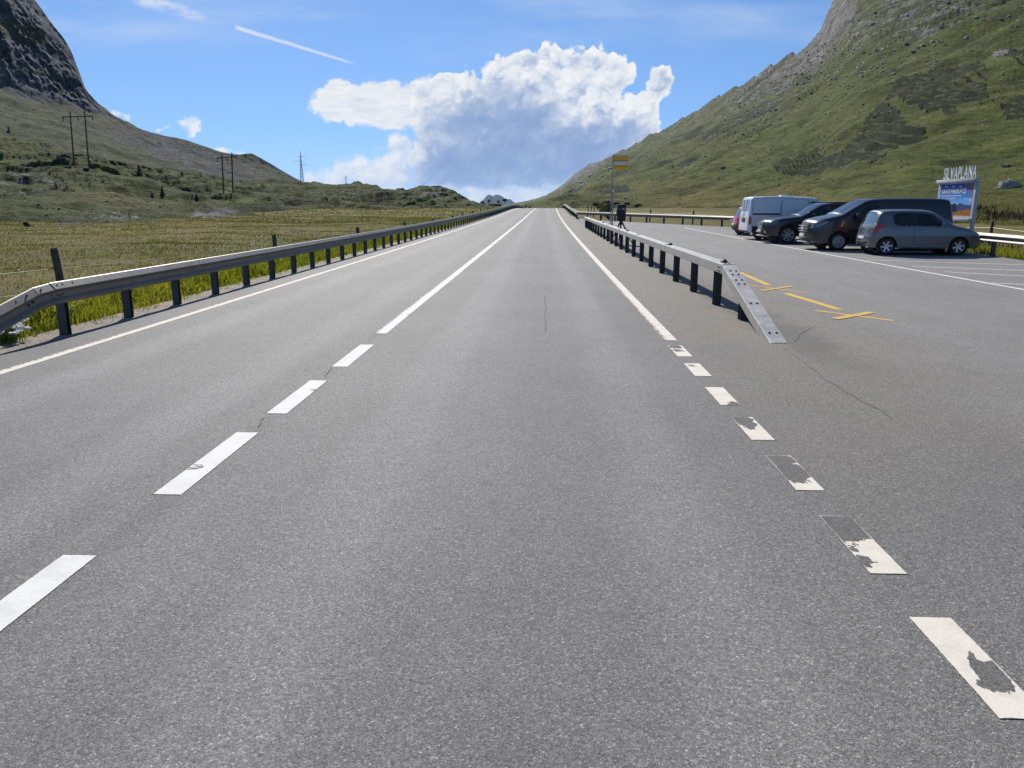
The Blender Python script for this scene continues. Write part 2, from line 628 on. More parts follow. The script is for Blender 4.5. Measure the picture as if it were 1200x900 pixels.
def hill_material(name, grass, dry, rockc, shrub=(0.024, 0.036, 0.012), fine=1.0):
    """cover attributes on the terrain: rock, shrub, dry (what grows or lies where)"""
    m, N, b = material(name)
    geo = N.node('ShaderNodeNewGeometry')
    P = geo.outputs['Position']
    rock = N.attr('rock')
    shrub_shade = N.attr('shrub')
    dr = N.attr('dry')
    n0 = N.noise(P, 0.012 * fine, 8, 0.62)
    # tussocks and cattle tracks run along the contour lines
    n1 = N.noise(N.vmath('MULTIPLY', P, (1.0, 0.45, 2.6)), 0.07 * fine, 9, 0.68)
    nt = N.noise(N.vmath('MULTIPLY', P, (1.0, 0.30, 4.0)), 0.30 * fine, 6, 0.66)
    n2 = N.noise(P, 0.35 * fine, 8, 0.70)
    n3 = N.noise(P, 2.1 * fine, 5, 0.65)
    tuss = (n1 - 0.5) * 1.3 + (nt - 0.5) * 1.1 + (n2 - 0.5) * 1.1 + (n3 - 0.5) * 0.8
    g = N.ramp(N.math('ADD', tuss, 0.5, clamp=True),
               [(0.12, tuple(c * 0.32 for c in grass)), (0.42, tuple(c * 0.85 for c in grass)), (0.62, tuple(c * 1.3 for c in grass)), (0.95, tuple(c * 2.0 for c in grass))])
    d = N.ramp(N.math('ADD', tuss, 0.5, clamp=True), [(0.0, tuple(c * 0.45 for c in dry)), (0.5, dry), (1.0, tuple(c * 1.45 for c in dry))])
    c = N.mix(N.smooth(dr + (n0 - 0.5) * 0.9 + (n1 - 0.5) * 0.5, 0.30, 0.72), g, d)
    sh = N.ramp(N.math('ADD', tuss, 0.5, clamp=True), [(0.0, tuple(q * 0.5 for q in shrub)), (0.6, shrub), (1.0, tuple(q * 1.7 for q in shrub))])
    c = N.mix(N.smooth(shrub_shade + (n1 - 0.5) * 1.2 + (nt - 0.5) * 0.6 + (n2 - 0.5) * 0.6, 0.44, 0.62), c, sh)
    rn = N.noise(N.vmath('MULTIPLY', P, (1.0, 1.0, 0.55)), 0.10 * fine, 9, 0.70)
    rv = N.voronoi(P, 0.22 * fine, 'F1', 'Color')
    r1, r2, _ = N.sep(rv)
    rt = (rn - 0.5) * 1.9 + (n3 - 0.5) * 0.5 + (r1 - 0.5) * 0.25
    rc = N.ramp(N.math('ADD', rt, 0.5, clamp=True), [(0.10, tuple(q * 0.22 for q in rockc)), (0.42, tuple(q * 0.75 for q in rockc)), (0.68, tuple(q * 1.7 for q in rockc)), (0.95, tuple(q * 2.5 for q in rockc))])
    rm = N.smooth(rock + (n1 - 0.5) * 1.5 + (n2 - 0.5) * 1.1 + (n3 - 0.5) * 0.4, 0.47, 0.60)
    c = N.mix(rm, c, rc)
    N.put(b.inputs['Base Color'], c)
    b.inputs['Roughness'].default_value = 0.95
    b.inputs['Specular IOR Level'].default_value = 0.12
    N.put(b.inputs['Normal'], N.bump(N.mix(rm, tuss, rt * 1.6), 0.75, 1.1 / fine))
    return m


def meadow_material():
    m, N, b = material('meadow_ground')
    P = N.node('ShaderNodeNewGeometry').outputs['Position']
    n0 = N.noise(P, 0.05, 6, 0.6)
    n1 = N.noise(P, 0.5, 7, 0.66)
    n2 = N.noise(P, 5.0, 5, 0.66)
    t = N.math('ADD', (n0 - 0.5) * 1.2 + (n1 - 0.5) * 0.9 + (n2 - 0.5) * 0.7, 0.5, clamp=True)
    c = N.ramp(t, [(0.0, (0.075, 0.076, 0.020)), (0.35, (0.125, 0.112, 0.034)), (0.6, (0.165, 0.138, 0.050)), (1.0, (0.24, 0.195, 0.085))])
    N.put(b.inputs['Base Color'], c)
    b.inputs['Roughness'].default_value = 0.95
    b.inputs['Specular IOR Level'].default_value = 0.1
    N.put(b.inputs['Normal'], N.bump(n1 + n2 * 0.6, 0.8, 0.25))
    return m


def blade_material(name, stops, through=0.5):
    m, N, b = material(name)
    v = N.attr('tint')
    c = N.ramp(v, stops)
    N.put(b.inputs['Base Color'], c)
    b.inputs['Roughness'].default_value = 0.6
    b.inputs['Specular IOR Level'].default_value = 0.25
    t = m.node_tree
    tr = N.node('ShaderNodeBsdfTranslucent')
    N.put(tr.inputs[0], N.vmath('MULTIPLY', c, (1.15, 1.2, 0.6)))
    mx = N.node('ShaderNodeMixShader')
    mx.inputs[0].default_value = through
    t.links.new(b.outputs[0], mx.inputs[1])
    t.links.new(tr.outputs[0], mx.inputs[2])
    t.links.new(mx.outputs[0], t.nodes['Material Output'].inputs['Surface'])
    return m


def rock_material(name, col):
    m, N, b = material(name)
    P = N.node('ShaderNodeNewGeometry').outputs['Position']
    n1 = N.noise(P, 1.2, 8, 0.68)
    n2 = N.noise(P, 9.0, 6, 0.65)
    lich = N.smooth(N.noise(P, 3.5, 5, 0.6), 0.58, 0.70)
    c = N.ramp(N.math('ADD', (n1 - 0.5) * 1.2 + (n2 - 0.5) * 0.8, 0.5, clamp=True), [(0.0, tuple(q * 0.4 for q in col)), (0.5, col), (1.0, tuple(q * 1.7 for q in col))])
    N.put(b.inputs['Base Color'], N.mix(lich * 0.4, c, (0.12, 0.12, 0.05)))
    b.inputs['Roughness'].default_value = 0.9
    N.put(b.inputs['Normal'], N.bump(n1 + n2 * 0.5, 0.7, 0.15))
    return m


M = {}
ROAD_GREY, LOT_GREY = (0.192, 0.186, 0.174), (0.250, 0.242, 0.226)
M['road'] = asphalt_material('road_asphalt', ROAD_GREY)
M['lot'] = asphalt_material('lot_asphalt', LOT_GREY, lot=True)
M['white'] = paint_material('white_road_paint', (0.80, 0.78, 0.74))
M['cream'] = paint_material('cream_road_paint', (0.78, 0.71, 0.60))
M['yellow'] = paint_material('yellow_road_paint', (0.68, 0.46, 0.12), 0.5)
M['crack'] = simple('crack_tar', (0.060, 0.058, 0.055), 0.9)
M['rail'] = steel_material('weathered_rail_steel', (0.20, 0.185, 0.16), 0.50, 0.35)
M['rail_new'] = steel_material('galvanised_rail_steel', (0.47, 0.45, 0.41), 0.46, 0.40)
M['post'] = steel_material('post_steel', (0.075, 0.085, 0.10), 0.55, 0.45)
M['post_dark'] = steel_material('dark_post_steel', (0.035, 0.036, 0.04), 0.6, 0.3)
M['bolt'] = simple('bolt_steel', (0.05, 0.05, 0.05), 0.5, 0.8)
M['wood'] = simple('weathered_wood', (0.085, 0.068, 0.052), 0.9, var=0.4, vscale=9, bump=0.5, bscale=30)
M['wire'] = simple('fence_wire', (0.25, 0.24, 0.22), 0.5, 0.7)
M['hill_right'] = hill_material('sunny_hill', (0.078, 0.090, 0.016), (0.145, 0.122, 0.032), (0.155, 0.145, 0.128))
M['hill_left'] = hill_material('shady_hill', (0.064, 0.079, 0.019), (0.112, 0.100, 0.030), (0.150, 0.146, 0.140))  # base colours lowered to deepen the shade on this slope
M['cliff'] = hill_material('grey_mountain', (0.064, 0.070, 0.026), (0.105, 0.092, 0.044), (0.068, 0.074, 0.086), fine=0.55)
M['far_blue'] = hill_material('far_peak', (0.022, 0.028, 0.016), (0.026, 0.028, 0.02), (0.030, 0.031, 0.036), fine=0.1)
M['meadow'] = meadow_material()
M['gravel'] = rock_material('verge_gravel', (0.25, 0.215, 0.165))
M['herb'] = simple('herb_leaves', (0.13, 0.17, 0.035), 0.7, var=0.3)
M['rock'] = rock_material('grey_rock', (0.40, 0.38, 0.345))
M['rock_mid'] = rock_material('mid_grey_rock', (0.19, 0.185, 0.175))
M['rock_warm'] = rock_material('pale_boulder', (0.44, 0.40, 0.33))
M['rock_dark'] = rock_material('dark_rock', (0.085, 0.085, 0.088))
M['blade_green'] = blade_material('verge_grass', [(0.0, (0.085, 0.115, 0.012)), (0.5, (0.20, 0.215, 0.022)), (0.85, (0.30, 0.275, 0.045)), (1.0, (0.40, 0.34, 0.13))])
M['blade_dry'] = blade_material('meadow_grass', [(0.0, (0.092, 0.108, 0.020)), (0.4, (0.155, 0.148, 0.036)), (0.75, (0.215, 0.185, 0.062)), (1.0, (0.31, 0.26, 0.13))], 0.35)
M['tussock'] = simple('tussock_grass', (0.085, 0.082, 0.022), 0.9, var=0.5, vscale=0.15)
M['needles'] = simple('conifer_needles', (0.022, 0.036, 0.014), 0.8, var=0.5, vscale=3)
M['shrub'] = simple('shrub_leaves', (0.035, 0.052, 0.016), 0.8, var=0.5, vscale=3)
M['yellow_leaf'] = simple('yellowish_leaves', (0.15, 0.14, 0.03), 0.8, var=0.4, vscale=3)
M['bark'] = simple('bark', (0.06, 0.045, 0.033), 0.9, var=0.3)
M['flower'] = simple('white_flower', (0.75, 0.74, 0.68), 0.8)
M['dock'] = simple('dried_dock', (0.075, 0.038, 0.020), 0.9, var=0.3)
# ------------------------------------------------------------------ numeric noise
_perm = np.random.default_rng(5).permutation(512).astype(np.int64)
_perm = np.concatenate([_perm, _perm, _perm])
_ang = np.random.default_rng(6).random(512) * 2 * np.pi
_gx, _gy = np.cos(_ang), np.sin(_ang)


def perlin(x, y):
    xi = np.floor(x).astype(np.int64); yi = np.floor(y).astype(np.int64)
    xf, yf = x - xi, y - yi
    xi &= 511; yi &= 511
    u = xf * xf * xf * (xf * (xf * 6 - 15) + 10); v = yf * yf * yf * (yf * (yf * 6 - 15) + 10)

    def g(ix, iy, dx, dy):
        h = _perm[_perm[ix & 511] + (iy & 511)]
        return _gx[h] * dx + _gy[h] * dy
    a = g(xi, yi, xf, yf); b = g(xi + 1, yi, xf - 1, yf)
    c = g(xi, yi + 1, xf, yf - 1); d = g(xi + 1, yi + 1, xf - 1, yf - 1)
    return (a + (b - a) * u) * (1 - v) + (c + (d - c) * u) * v


def fbm(x, y, octs=5, gain=0.5, ridged=False):
    s, a, tot = 0.0, 1.0, 0.0
    for i in range(octs):
        n = perlin(x + 17.3 * i, y - 9.1 * i)
        n = (0.55 - np.abs(n)) * 1.4 - 0.25 if ridged else n
        s = s + a * n; tot += a
        a *= gain; x = x * 2.03; y = y * 2.03
    return s / tot * 1.6


# ------------------------------------------------------------------ road line
def zr(y):
    y = np.asarray(y, float)
    q = np.clip(y, 0, 130)
    z = 5.8e-5 * q * q
    d = np.clip(y - 130, 0, 150)
    return z + 0.0151 * d - 0.00025 * d * d - 0.06 * np.clip(y - 280, 0, 400)


def xs(y):
    y = np.clip(np.asarray(y, float), 0, 420)
    return 0.7 * (y / 133.0) ** 2


def on_road(u, v, lift=0.0):
    d = ray(u, v)
    t = -CAM_H / d.z
    for _ in range(12):
        y = d.y * t
        t = (float(zr(y)) + lift - CAM_H) / d.z
    return Vector((d.x * t, d.y * t, float(zr(d.y * t)) + lift))


# ------------------------------------------------------------------ road, lay-by, markings
YS = np.concatenate([np.arange(-14, 60, 2.0), np.arange(60, 300, 4.0)])
ROAD_L, ROAD_R = -6.34, 3.02


def strip(name, xa, xb, ys, mat, lift, parent=None, nx=1, follow=True):
    """sheet between xa(y) and xb(y)"""
    ys = np.asarray(ys, float)
    fa = xa if callable(xa) else (lambda y: np.full_like(y, xa))
    fb = xb if callable(xb) else (lambda y: np.full_like(y, xb))
    A, B = fa(ys), fb(ys)
    vs, fs = [], []
    for i, y in enumerate(ys):
        for k in range(nx + 1):
            x = A[i] + (B[i] - A[i]) * k / nx + (float(xs(y)) if follow else 0)
            vs.append((x, y, float(zr(y)) + lift))
    for i in range(len(ys) - 1):
        for k in range(nx):
            a = i * (nx + 1) + k
            fs.append((a, a + 1, a + nx + 2, a + nx + 1))
    return mesh_np(name, vs, fs, mat, parent)


_ed = np.random.default_rng(3)
ROAD_YS = np.concatenate([np.arange(-14, 30, 0.4), np.arange(30, 60, 2.0), np.arange(60, 300, 4.0)])
_edge = dict(zip(ROAD_YS.tolist(), (_ed.random(len(ROAD_YS)) - 0.5) * 0.05))
road = strip('road', lambda y: ROAD_L + np.array([_edge.get(float(q), 0.0) for q in y]), ROAD_R, ROAD_YS, M['road'], 0.0)
tag(road, 'grey asphalt carriageway running straight to a crest', kind='structure')


def lot_right(y):
    return np.interp(y, [-14, 6, 15, 24, 30, 45, 57, 64, 78, 92, 110], [11.6, 13.5, 14.4, 15.1, 15.6, 15.55, 13.9, 10.6, 4.2, 3.5, 3.05])


lot = strip('parking_lot', ROAD_R, lot_right, np.arange(-14, 111, 2.0), M['lot'], 0.0, follow=False)
tag(lot, 'pale asphalt lay-by beside the road', kind='structure')
# shift the seam by the road's curve so that the two sheets butt
for vtx in lot.data.vertices:
    if vtx.index % 2 == 0:
        vtx.co.x += float(xs(vtx.co.y))


def dash(x0, x1, y0, y1, mat, name, wear, parent=road):
    n = max(2, int((y1 - y0) / 3) + 1)
    o = strip(name, x0, x1, np.linspace(y0, y1, n), mat, 0.003, parent)
    o['wear'] = wear
    o['run'] = float(y1 - y0)
    return o


def gy(u, v):                   # distance along the road of a picture point
    return on_road(u, v).y


# centre line
dash(-2.29, -2.11, gy(449, 391), 262, M['white'], 'centre_line', 0.25)
for (u0, v0), (u1, v1), c_ in (((404, 430), (425, 404), -2.18), ((330, 485), (368, 446), -2.215), ((199, 580), (287, 507), -2.25), ((-30, 741), (91, 651), -2.29)):
    dash(c_ - 0.088, c_ + 0.088, gy(u0, v0), gy(u1, v1), M['white'], 'lane_dash', 0.36)
dash(-2.40, -2.22, 0.55, 1.62, M['white'], 'lane_dash', 0.3)
# edge lines
dash(-5.72, -5.57, -10, 262, M['cream'], 'edge_line', 0.2)
dash(1.575, 1.745, gy(783, 399), 262, M['cream'], 'edge_line', 0.36)
for (u0, v0), (u1, v1), w, wx, wy in (((1185, 843), (1093, 724), 0.58, 0.72, 0.36), ((1042, 673), (983, 605), 0.88, 0.36, 0.70), ((948, 575), (910, 534), 0.84, 0.45, 0.68),
                                      ((889, 516), (872, 489), 0.74, 0.40, 0.70), ((851, 475), (836, 454), 0.57, 0.70, 0.15), ((822, 441), (812, 426), 0.74, 0.45, 0.75), ((805, 418), (794, 405), 0.72, 0.35, 0.85)):
    o = dash(1.565, 1.74, gy(u0, v0), gy(u1, v1), M['cream'], 'give_way_dash', w)
    o['worn_x'], o['worn_y'] = wx, wy
dash(1.56, 1.742, 0.9, 1.75, M['cream'], 'give_way_dash', 0.5)
# lay-by markings
FRONT_X = 9.90
dash(FRONT_X - 0.06, FRONT_X + 0.06, 8.0, 56.0, M['white'], 'bay_front_line', 0.25, lot)


def quad_mark(p0, p1, w, mat, name, parent, wear=0.2, lift=0.004):
    p0, p1 = Vector(p0), Vector(p1)
    d = (p1 - p0); d.z = 0
    s = Vector((d.y, -d.x, 0)).normalized() * w / 2
    n = max(1, int(d.length / 2.5))
    vs, fs = [], []
    for i in range(n + 1):
        q = p0.lerp(p1, i / n)
        for e in (-1, 1):
            c = q + s * e
            vs.append((c.x, c.y, float(zr(c.y)) + lift))
    for i in range(n):
        fs.append((2 * i, 2 * i + 1, 2 * i + 3, 2 * i + 2))
    o = mesh_np(name, vs, fs, mat, parent)
    o['wear'] = wear
    o['run'] = float(d.length)
    return o


bays = [(on_road(*a), on_road(*b)) for a, b in (((1014, 304.7), (1215, 310.9)), ((1068, 312.3), (1222, 317.9)), ((1108, 318.7), (1222, 324.9)), ((1162, 331.6), (1230, 335.2)))]
bays += [((FRONT_X + 0.09, yb, 0), (14.9, yb - 0.4, 0)) for yb in (12.4, 14.8, 29.3, 33.0, 37.6, 42.6, 46.6, 50.2)]
for p_, q_ in bays:
    quad_mark(p_, q_, 0.11, M['white'], 'bay_line', lot, 0.3)
for k, (a, b, w, lf) in enumerate((((955, 364), (1047, 376), 0.11, 0.004), ((978, 374), (1021, 366.5), 0.15, 0.008),
                        ((877, 334), (944, 343), 0.08, 0.004), ((892, 341), (929, 335.5), 0.12, 0.008),
                        ((866, 319), (901, 334.5), 0.15, 0.004), ((921, 344), (984, 363), 0.16, 0.004),
                        ((862, 322), (882, 320.5), 0.08, 0.0085))):
    quad_mark(on_road(*a), on_road(*b), w, M['yellow'], 'survey_mark', lot, 0.30, lf)


def crack(pts, w, parent, lift=0.003):
    P = [on_road(u, v) for u, v in pts]
    out = []
    for i in range(len(P) - 1):
        m = max(2, int((P[i + 1] - P[i]).length / 0.12))
        for k in range(m):
            out.append(P[i].lerp(P[i + 1], k / m))
    vs, fs = [], []
    for i, p in enumerate(out):
        j = random.uniform(-0.018, 0.018)
        ww = w * random.uniform(0.35, 1.2)
        vs += [(p.x + j - ww, p.y, float(zr(p.y)) + lift), (p.x + j + ww, p.y, float(zr(p.y)) + lift)]
    for i in range(len(out) - 1):
        fs.append((2 * i, 2 * i + 1, 2 * i + 3, 2 * i + 2))
    return mesh_np('crack', vs, fs, M['crack'], parent)


crack([(932, 400), (940, 391), (950, 384), (961, 380.5)], 0.008, lot)
crack([(918, 407), (940, 423), (962, 441), (992, 461), (1031, 481), (1058, 498)], 0.0035, lot)
crack([(638.5, 345), (639.3, 366), (640, 390)], 0.007, road)
crack([(389, 431), (384, 436), (382, 446)], 0.005, road)
crack([(309, 490), (304, 497), (296, 506)], 0.004, road)

# ------------------------------------------------------------------ valley floor (one sheet to the horizon)
def ground_z(x, y):
    base = np.asarray(zr(y)) - 0.05
    left = np.clip(-6.6 - (x - xs(y)), 0, None)
    right = np.clip(x - 15.6, 0, None)
    z = base - 0.10 * np.clip(left / 2.0, 0, 1) + 0.0
    bumps = fbm(x * 0.11, y * 0.11, 4) * 0.35 + fbm(x * 0.6, y * 0.6, 3) * 0.07
    z = z + bumps * np.clip((left - 1.0) / 6.0, 0, 1) + bumps * np.clip((right - 0.5) / 6, 0, 1) * 0.6
    return z


gxs = np.concatenate([-np.geomspace(9000, 62, 14), np.arange(-60, -8, 0.8), np.arange(-8, -5.5, 0.5), np.array([-4.5, 3, 14.0, 15.0]), np.arange(16, 40, 1.0), np.geomspace(42, 9000, 14)])
gys = np.concatenate([-np.geomspace(3000, 20, 8), np.arange(-16, 90, 0.8), np.arange(90, 300, 3.0), np.geomspace(304, 14000, 22)])
GX, GY = np.meshgrid(gxs, gys)
far = np.clip((np.hypot(GX, GY) - 420) / 1500, 0, 1)
GZ = ground_z(GX, GY)
GZ = np.where(GY < 0, -0.05 + 0.0 * GZ, GZ)
GZ = np.maximum(GZ, -12) * (1 - far) + far * -30.0
idx = np.arange(GX.size).reshape(GX.shape)
gf = np.stack([idx[:-1, :-1], idx[:-1, 1:], idx[1:, 1:], idx[1:, :-1]], -1).reshape(-1, 4)
meadow = mesh_np('meadow', np.stack([GX, GY, GZ], -1).reshape(-1, 3), gf, M['meadow'], smooth=True)
tag(meadow, 'flat golden meadow on the valley floor', kind='structure')

# ------------------------------------------------------------------ hills: lofted height surfaces


def pchip(xk, yk, x):
    xk, yk = np.asarray(xk, float), np.asarray(yk, float)
    h = np.diff(xk); d = np.diff(yk) / h
    m = np.zeros_like(yk)
    m[0], m[-1] = d[0], d[-1]
    for i in range(1, len(xk) - 1):
        if d[i - 1] * d[i] > 0:
            w1, w2 = 2 * h[i] + h[i - 1], h[i] + 2 * h[i - 1]
            m[i] = (w1 + w2) / (w1 / d[i - 1] + w2 / d[i])
    i = np.clip(np.searchsorted(xk, x) - 1, 0, len(xk) - 2)
    t = (x - xk[i]) / h[i]
    t2, t3 = t * t, t * t * t
    r = (2 * t3 - 3 * t2 + 1) * yk[i] + (t3 - 2 * t2 + t) * h[i] * m[i] + (-2 * t3 + 3 * t2) * yk[i + 1] + (t3 - t2) * h[i] * m[i + 1]
    return np.where(x < xk[0], yk[0], np.where(x > xk[-1], yk[-1], r))


def loft(rows, us, nt, ts=None):
    """rows near to far: list of [(u, v, Z)...]; returns P (nt, nu, 3), V picture rows, T."""
    k = len(rows)
    ts = np.linspace(0, 1, k) if ts is None else np.asarray(ts)
    vr = np.array([pchip([p[0] for p in r], [p[1] for p in r], us) for r in rows])
    zr_ = np.array([np.exp(pchip([p[0] for p in r], [math.log(p[2]) for p in r], us)) for r in rows])
    t = np.linspace(0, 1, nt)
    V = np.array([pchip(ts, vr[:, j], t) for j in range(len(us))]).T
    Zc = np.exp(np.array([pchip(ts, np.log(zr_[:, j]), t) for j in range(len(us))]).T)
    U = np.broadcast_to(us, V.shape)
    return at_n(U, V, Zc), U, V, np.broadcast_to(t[:, None], V.shape), Zc


def close_back(P, n=6, drop=0.55, push=0.5):
    """continue a crest down its far side"""
    last = P[-1]
    rad = last.copy(); rad[:, 2] = 0
    out = []
    for i in range(1, n + 1):
        f = i / n
        q = last + rad * (push * f)
        q[:, 2] = last[:, 2] * (1 - drop * f * f) - 6 * f
        out.append(q)
    return np.concatenate([P, np.array(out)])


BVH = {}
LAND = {}


def build_land(name, P, mat, attrs, label):
    h, w = P.shape[:2]
    i = np.arange(h * w).reshape(h, w)
    f = np.stack([i[:-1, :-1], i[:-1, 1:], i[1:, 1:], i[1:, :-1]], -1).reshape(-1, 4)
    full = {}
    for k, a in attrs.items():
        pad = np.repeat(a[-1:], h - a.shape[0], 0)
        full[k] = np.concatenate([a, pad])
    o = mesh_np(name, P.reshape(-1, 3), f, mat, smooth=True, attrs=full)
    tag(o, label, kind='structure')
    BVH[name] = bvhtree.BVHTree.FromPolygons([tuple(p) for p in P.reshape(-1, 3)], [tuple(q) for q in f.tolist()])
    LAND[name] = P
    return o


def in_poly(U, V, pts):
    r = np.zeros(U.shape, bool)
    j = len(pts) - 1
    for i in range(len(pts)):
        (ui, vi), (uj, vj) = pts[i], pts[j]
        r ^= ((vi > V) != (vj > V)) & (U < (uj - ui) * (V - vi) / (vj - vi + 1e-9) + ui)
        j = i
    return r * 1.0


def columns(marks, fine, lo, hi, coarse=9.0):
    """picture columns: fine steps inside lo..hi, wider steps outside"""
    a = np.arange(lo, hi, fine)
    left = lo - np.cumsum(np.geomspace(fine * 1.5, 60, 26)) if marks[0] < lo else np.array([])
    right = hi + np.cumsum(np.geomspace(fine * 1.5, 60, 26)) if marks[1] > hi else np.array([])
    left = left[left > marks[0]][::-1]
    right = right[right < marks[1]]
    return np.concatenate([left, a, right])


def blob(U, V, u, v, ru, rv, rot=0.0):
    c, s = math.cos(rot), math.sin(rot)
    a = ((U - u) * c + (V - v) * s) / ru
    b = (-(U - u) * s + (V - v) * c) / rv
    return np.clip(1.25 - (a * a + b * b), 0, 1)


# ---- right hand mountain side
us = columns((545, 2300), 1.25, 600, 1215)
crest = [(545, 246, 4600), (590, 241.5, 4500), (600, 239.5, 4400), (612, 237.8, 4300), (622, 235.5, 4200), (636, 232.5, 3900), (648, 226.5, 3600), (660, 219, 3300), (670, 211.5, 3150), (682, 203, 3000), (700, 195, 2700), (720, 186, 2500), (740, 177, 2350),
         (770, 160, 2100), (800, 146, 1950), (850, 116, 1700), (900, 88, 1500), (935, 66, 1350), (960, 47, 1250), (968, 28, 1230), (980, 10, 1200), (992, -6, 1150), (1020, -34, 1080), (1080, -62, 980), (1200, -110, 820), (1400, -210, 600), (1800, -430, 420), (2300, -700, 330)]
foot = [(545, 249, 520), (600, 249, 420), (640, 248, 300), (665, 250, 175), (680, 256, 100), (700, 260, 79), (740, 262, 72), (800, 264.5, 66), (855, 267, 60), (900, 274, 46), (950, 281, 38.5), (1000, 287, 33), (1050, 294, 29), (1145, 304, 25.0), (1200, 314, 22), (1400, 345, 15.5), (1800, 430, 9.6), (2300, 560, 6.6)]
cu, cv, cz = zip(*crest)
fu, fv, fz = zip(*foot)
cvu, czu = pchip(cu, cv, us), np.exp(pchip(cu, np.log(cz), us))
fvu, fzu = pchip(fu, fv, us), np.exp(pchip(fu, np.log(fz), us))
NT_R = 330
t = np.linspace(0, 1, NT_R)[:, None]
g = np.where(us < 690, 0.30, 0.34) * t + np.where(us < 690, 0.70, 0.66) * t * t
Vr = fvu + (cvu - fvu) * g
Zr = np.exp(np.log(fzu) + (np.log(czu) - np.log(fzu)) * t ** 0.92)
Ur = np.broadcast_to(us, Vr.shape)
Tr = np.broadcast_to(t, Vr.shape)
P = at_n(Ur, Vr, Zr)
X, Y = P[..., 0], P[..., 1]
dist = np.hypot(X, Y)
rocky = 0.13 + np.clip((Tr - 0.84) / 0.16, 0, 1) * 0.34 + blob(Ur, Vr, 905, 120, 95, 26, -0.55) * 0.26 + blob(Ur, Vr, 1070, 30, 150, 36, -0.38) * 0.34 + blob(Ur, Vr, 1085, 58, 26, 12, -0.4) * 0.35 + blob(Ur, Vr, 975, 25, 26, 40, 0.4) * 0.4 + blob(Ur, Vr, 680, 210, 36, 12, -0.5) * 0.3 + blob(Ur, Vr, 1170, 84, 20, 10, -0.3) * 0.4
rocky = rocky + fbm(X * 0.011, Y * 0.011, 4) * 0.16
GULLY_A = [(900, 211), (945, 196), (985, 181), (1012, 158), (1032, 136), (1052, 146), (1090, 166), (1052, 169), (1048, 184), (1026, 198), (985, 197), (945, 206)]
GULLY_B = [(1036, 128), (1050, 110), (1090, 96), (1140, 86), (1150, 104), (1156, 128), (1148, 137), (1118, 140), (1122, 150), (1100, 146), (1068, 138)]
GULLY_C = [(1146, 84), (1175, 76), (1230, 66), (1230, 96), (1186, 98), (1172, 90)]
gully = np.clip(in_poly(Ur, Vr, GULLY_A) + in_poly(Ur, Vr, GULLY_B) + in_poly(Ur, Vr, GULLY_C) + in_poly(Ur, Vr, [(1165, 138), (1185, 131), (1230, 130), (1230, 146), (1180, 146)]), 0, 1)  # slopes turned from the sun; their shade goes into the shrub colour
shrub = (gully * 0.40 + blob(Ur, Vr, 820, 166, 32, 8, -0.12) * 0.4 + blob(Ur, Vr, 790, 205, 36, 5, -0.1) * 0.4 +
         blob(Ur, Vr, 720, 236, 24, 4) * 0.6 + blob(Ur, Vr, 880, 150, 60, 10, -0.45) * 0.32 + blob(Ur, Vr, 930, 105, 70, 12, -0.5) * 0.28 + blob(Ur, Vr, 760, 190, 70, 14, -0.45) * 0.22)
n_cover = fbm(X * 0.02 + 31, Y * 0.02, 5)
shrub = shrub + fbm(X * 0.012 + 31, Y * 0.009, 5) * 0.55 + 0.16
terr = gully
dry = 0.25 + blob(Ur, Vr, 1000, 238, 330, 16) * 0.36 + fbm(X * 0.008, Y * 0.008, 4) * 0.35 + blob(Ur, Vr, 880, 170, 140, 40, -0.4) * 0.12
grow = np.clip((dist - 40) / 260, 0.0, 1.0)
relief = (fbm(X / 210 + Y / 500, Y / 190, 5, 0.5, True) * 24 * np.clip((dist - 150) / 700, 0, 1)
          + fbm(X / 75 + Y / 160, Y / 48, 4) * 8.0 * grow + fbm(X / 24, Y / 15, 4) * 1.5 * np.clip((dist - 25) / 150, 0.15, 1)
          + fbm(X / 6.0, Y / 4.5, 3) * 0.20 * np.clip((dist - 25) / 60, 0.2, 1))
relief = relief * np.clip((Ur - 560) / 130, 0.06, 1)
rk = np.clip(rocky - 0.22, 0, 1) * np.clip((Ur - 600) / 60, 0, 1)
relief = relief + rk * (fbm(X / 30, Y / 30, 6, 0.62, True) * 11 + np.abs(fbm(X / 9, Y / 9, 4, 0.6)) * 5)
zt = P[..., 2] + relief * np.clip(Tr * 14, 0, 1)
zs = P[..., 2] + fbm(X / 75 + Y / 160, Y / 48, 2) * 6.0 * grow
phase = 2 * np.pi * (zs / 2.1 + fbm(X / 60, Y / 60, 2) * 1.0)
zt = zt + terr * 0.75 * np.sin(phase) * np.clip(dist / 350, 0, 1.6)
shrub = shrub + gully * 0.60 * np.sin(phase + 1.2)  # gully shade painted as dark bands along the terrace risers
zt = zt + 0.34 * np.clip(0.4 + 1.6 * fbm(X / 50 + 3, Y / 50, 3), 0, 1) * np.sin(2 * np.pi * (zs / 2.6 + fbm(X / 45, Y / 45, 2) * 1.5)) * np.clip((dist - 60) / 150, 0, 1.0)
P = P.copy(); P[..., 2] = zt - 0.12 * np.clip(1 - Tr * 30, 0, 1)
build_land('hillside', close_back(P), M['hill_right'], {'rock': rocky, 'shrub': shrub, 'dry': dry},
           'sunny grassy mountainside with rocky crest rising on the right')

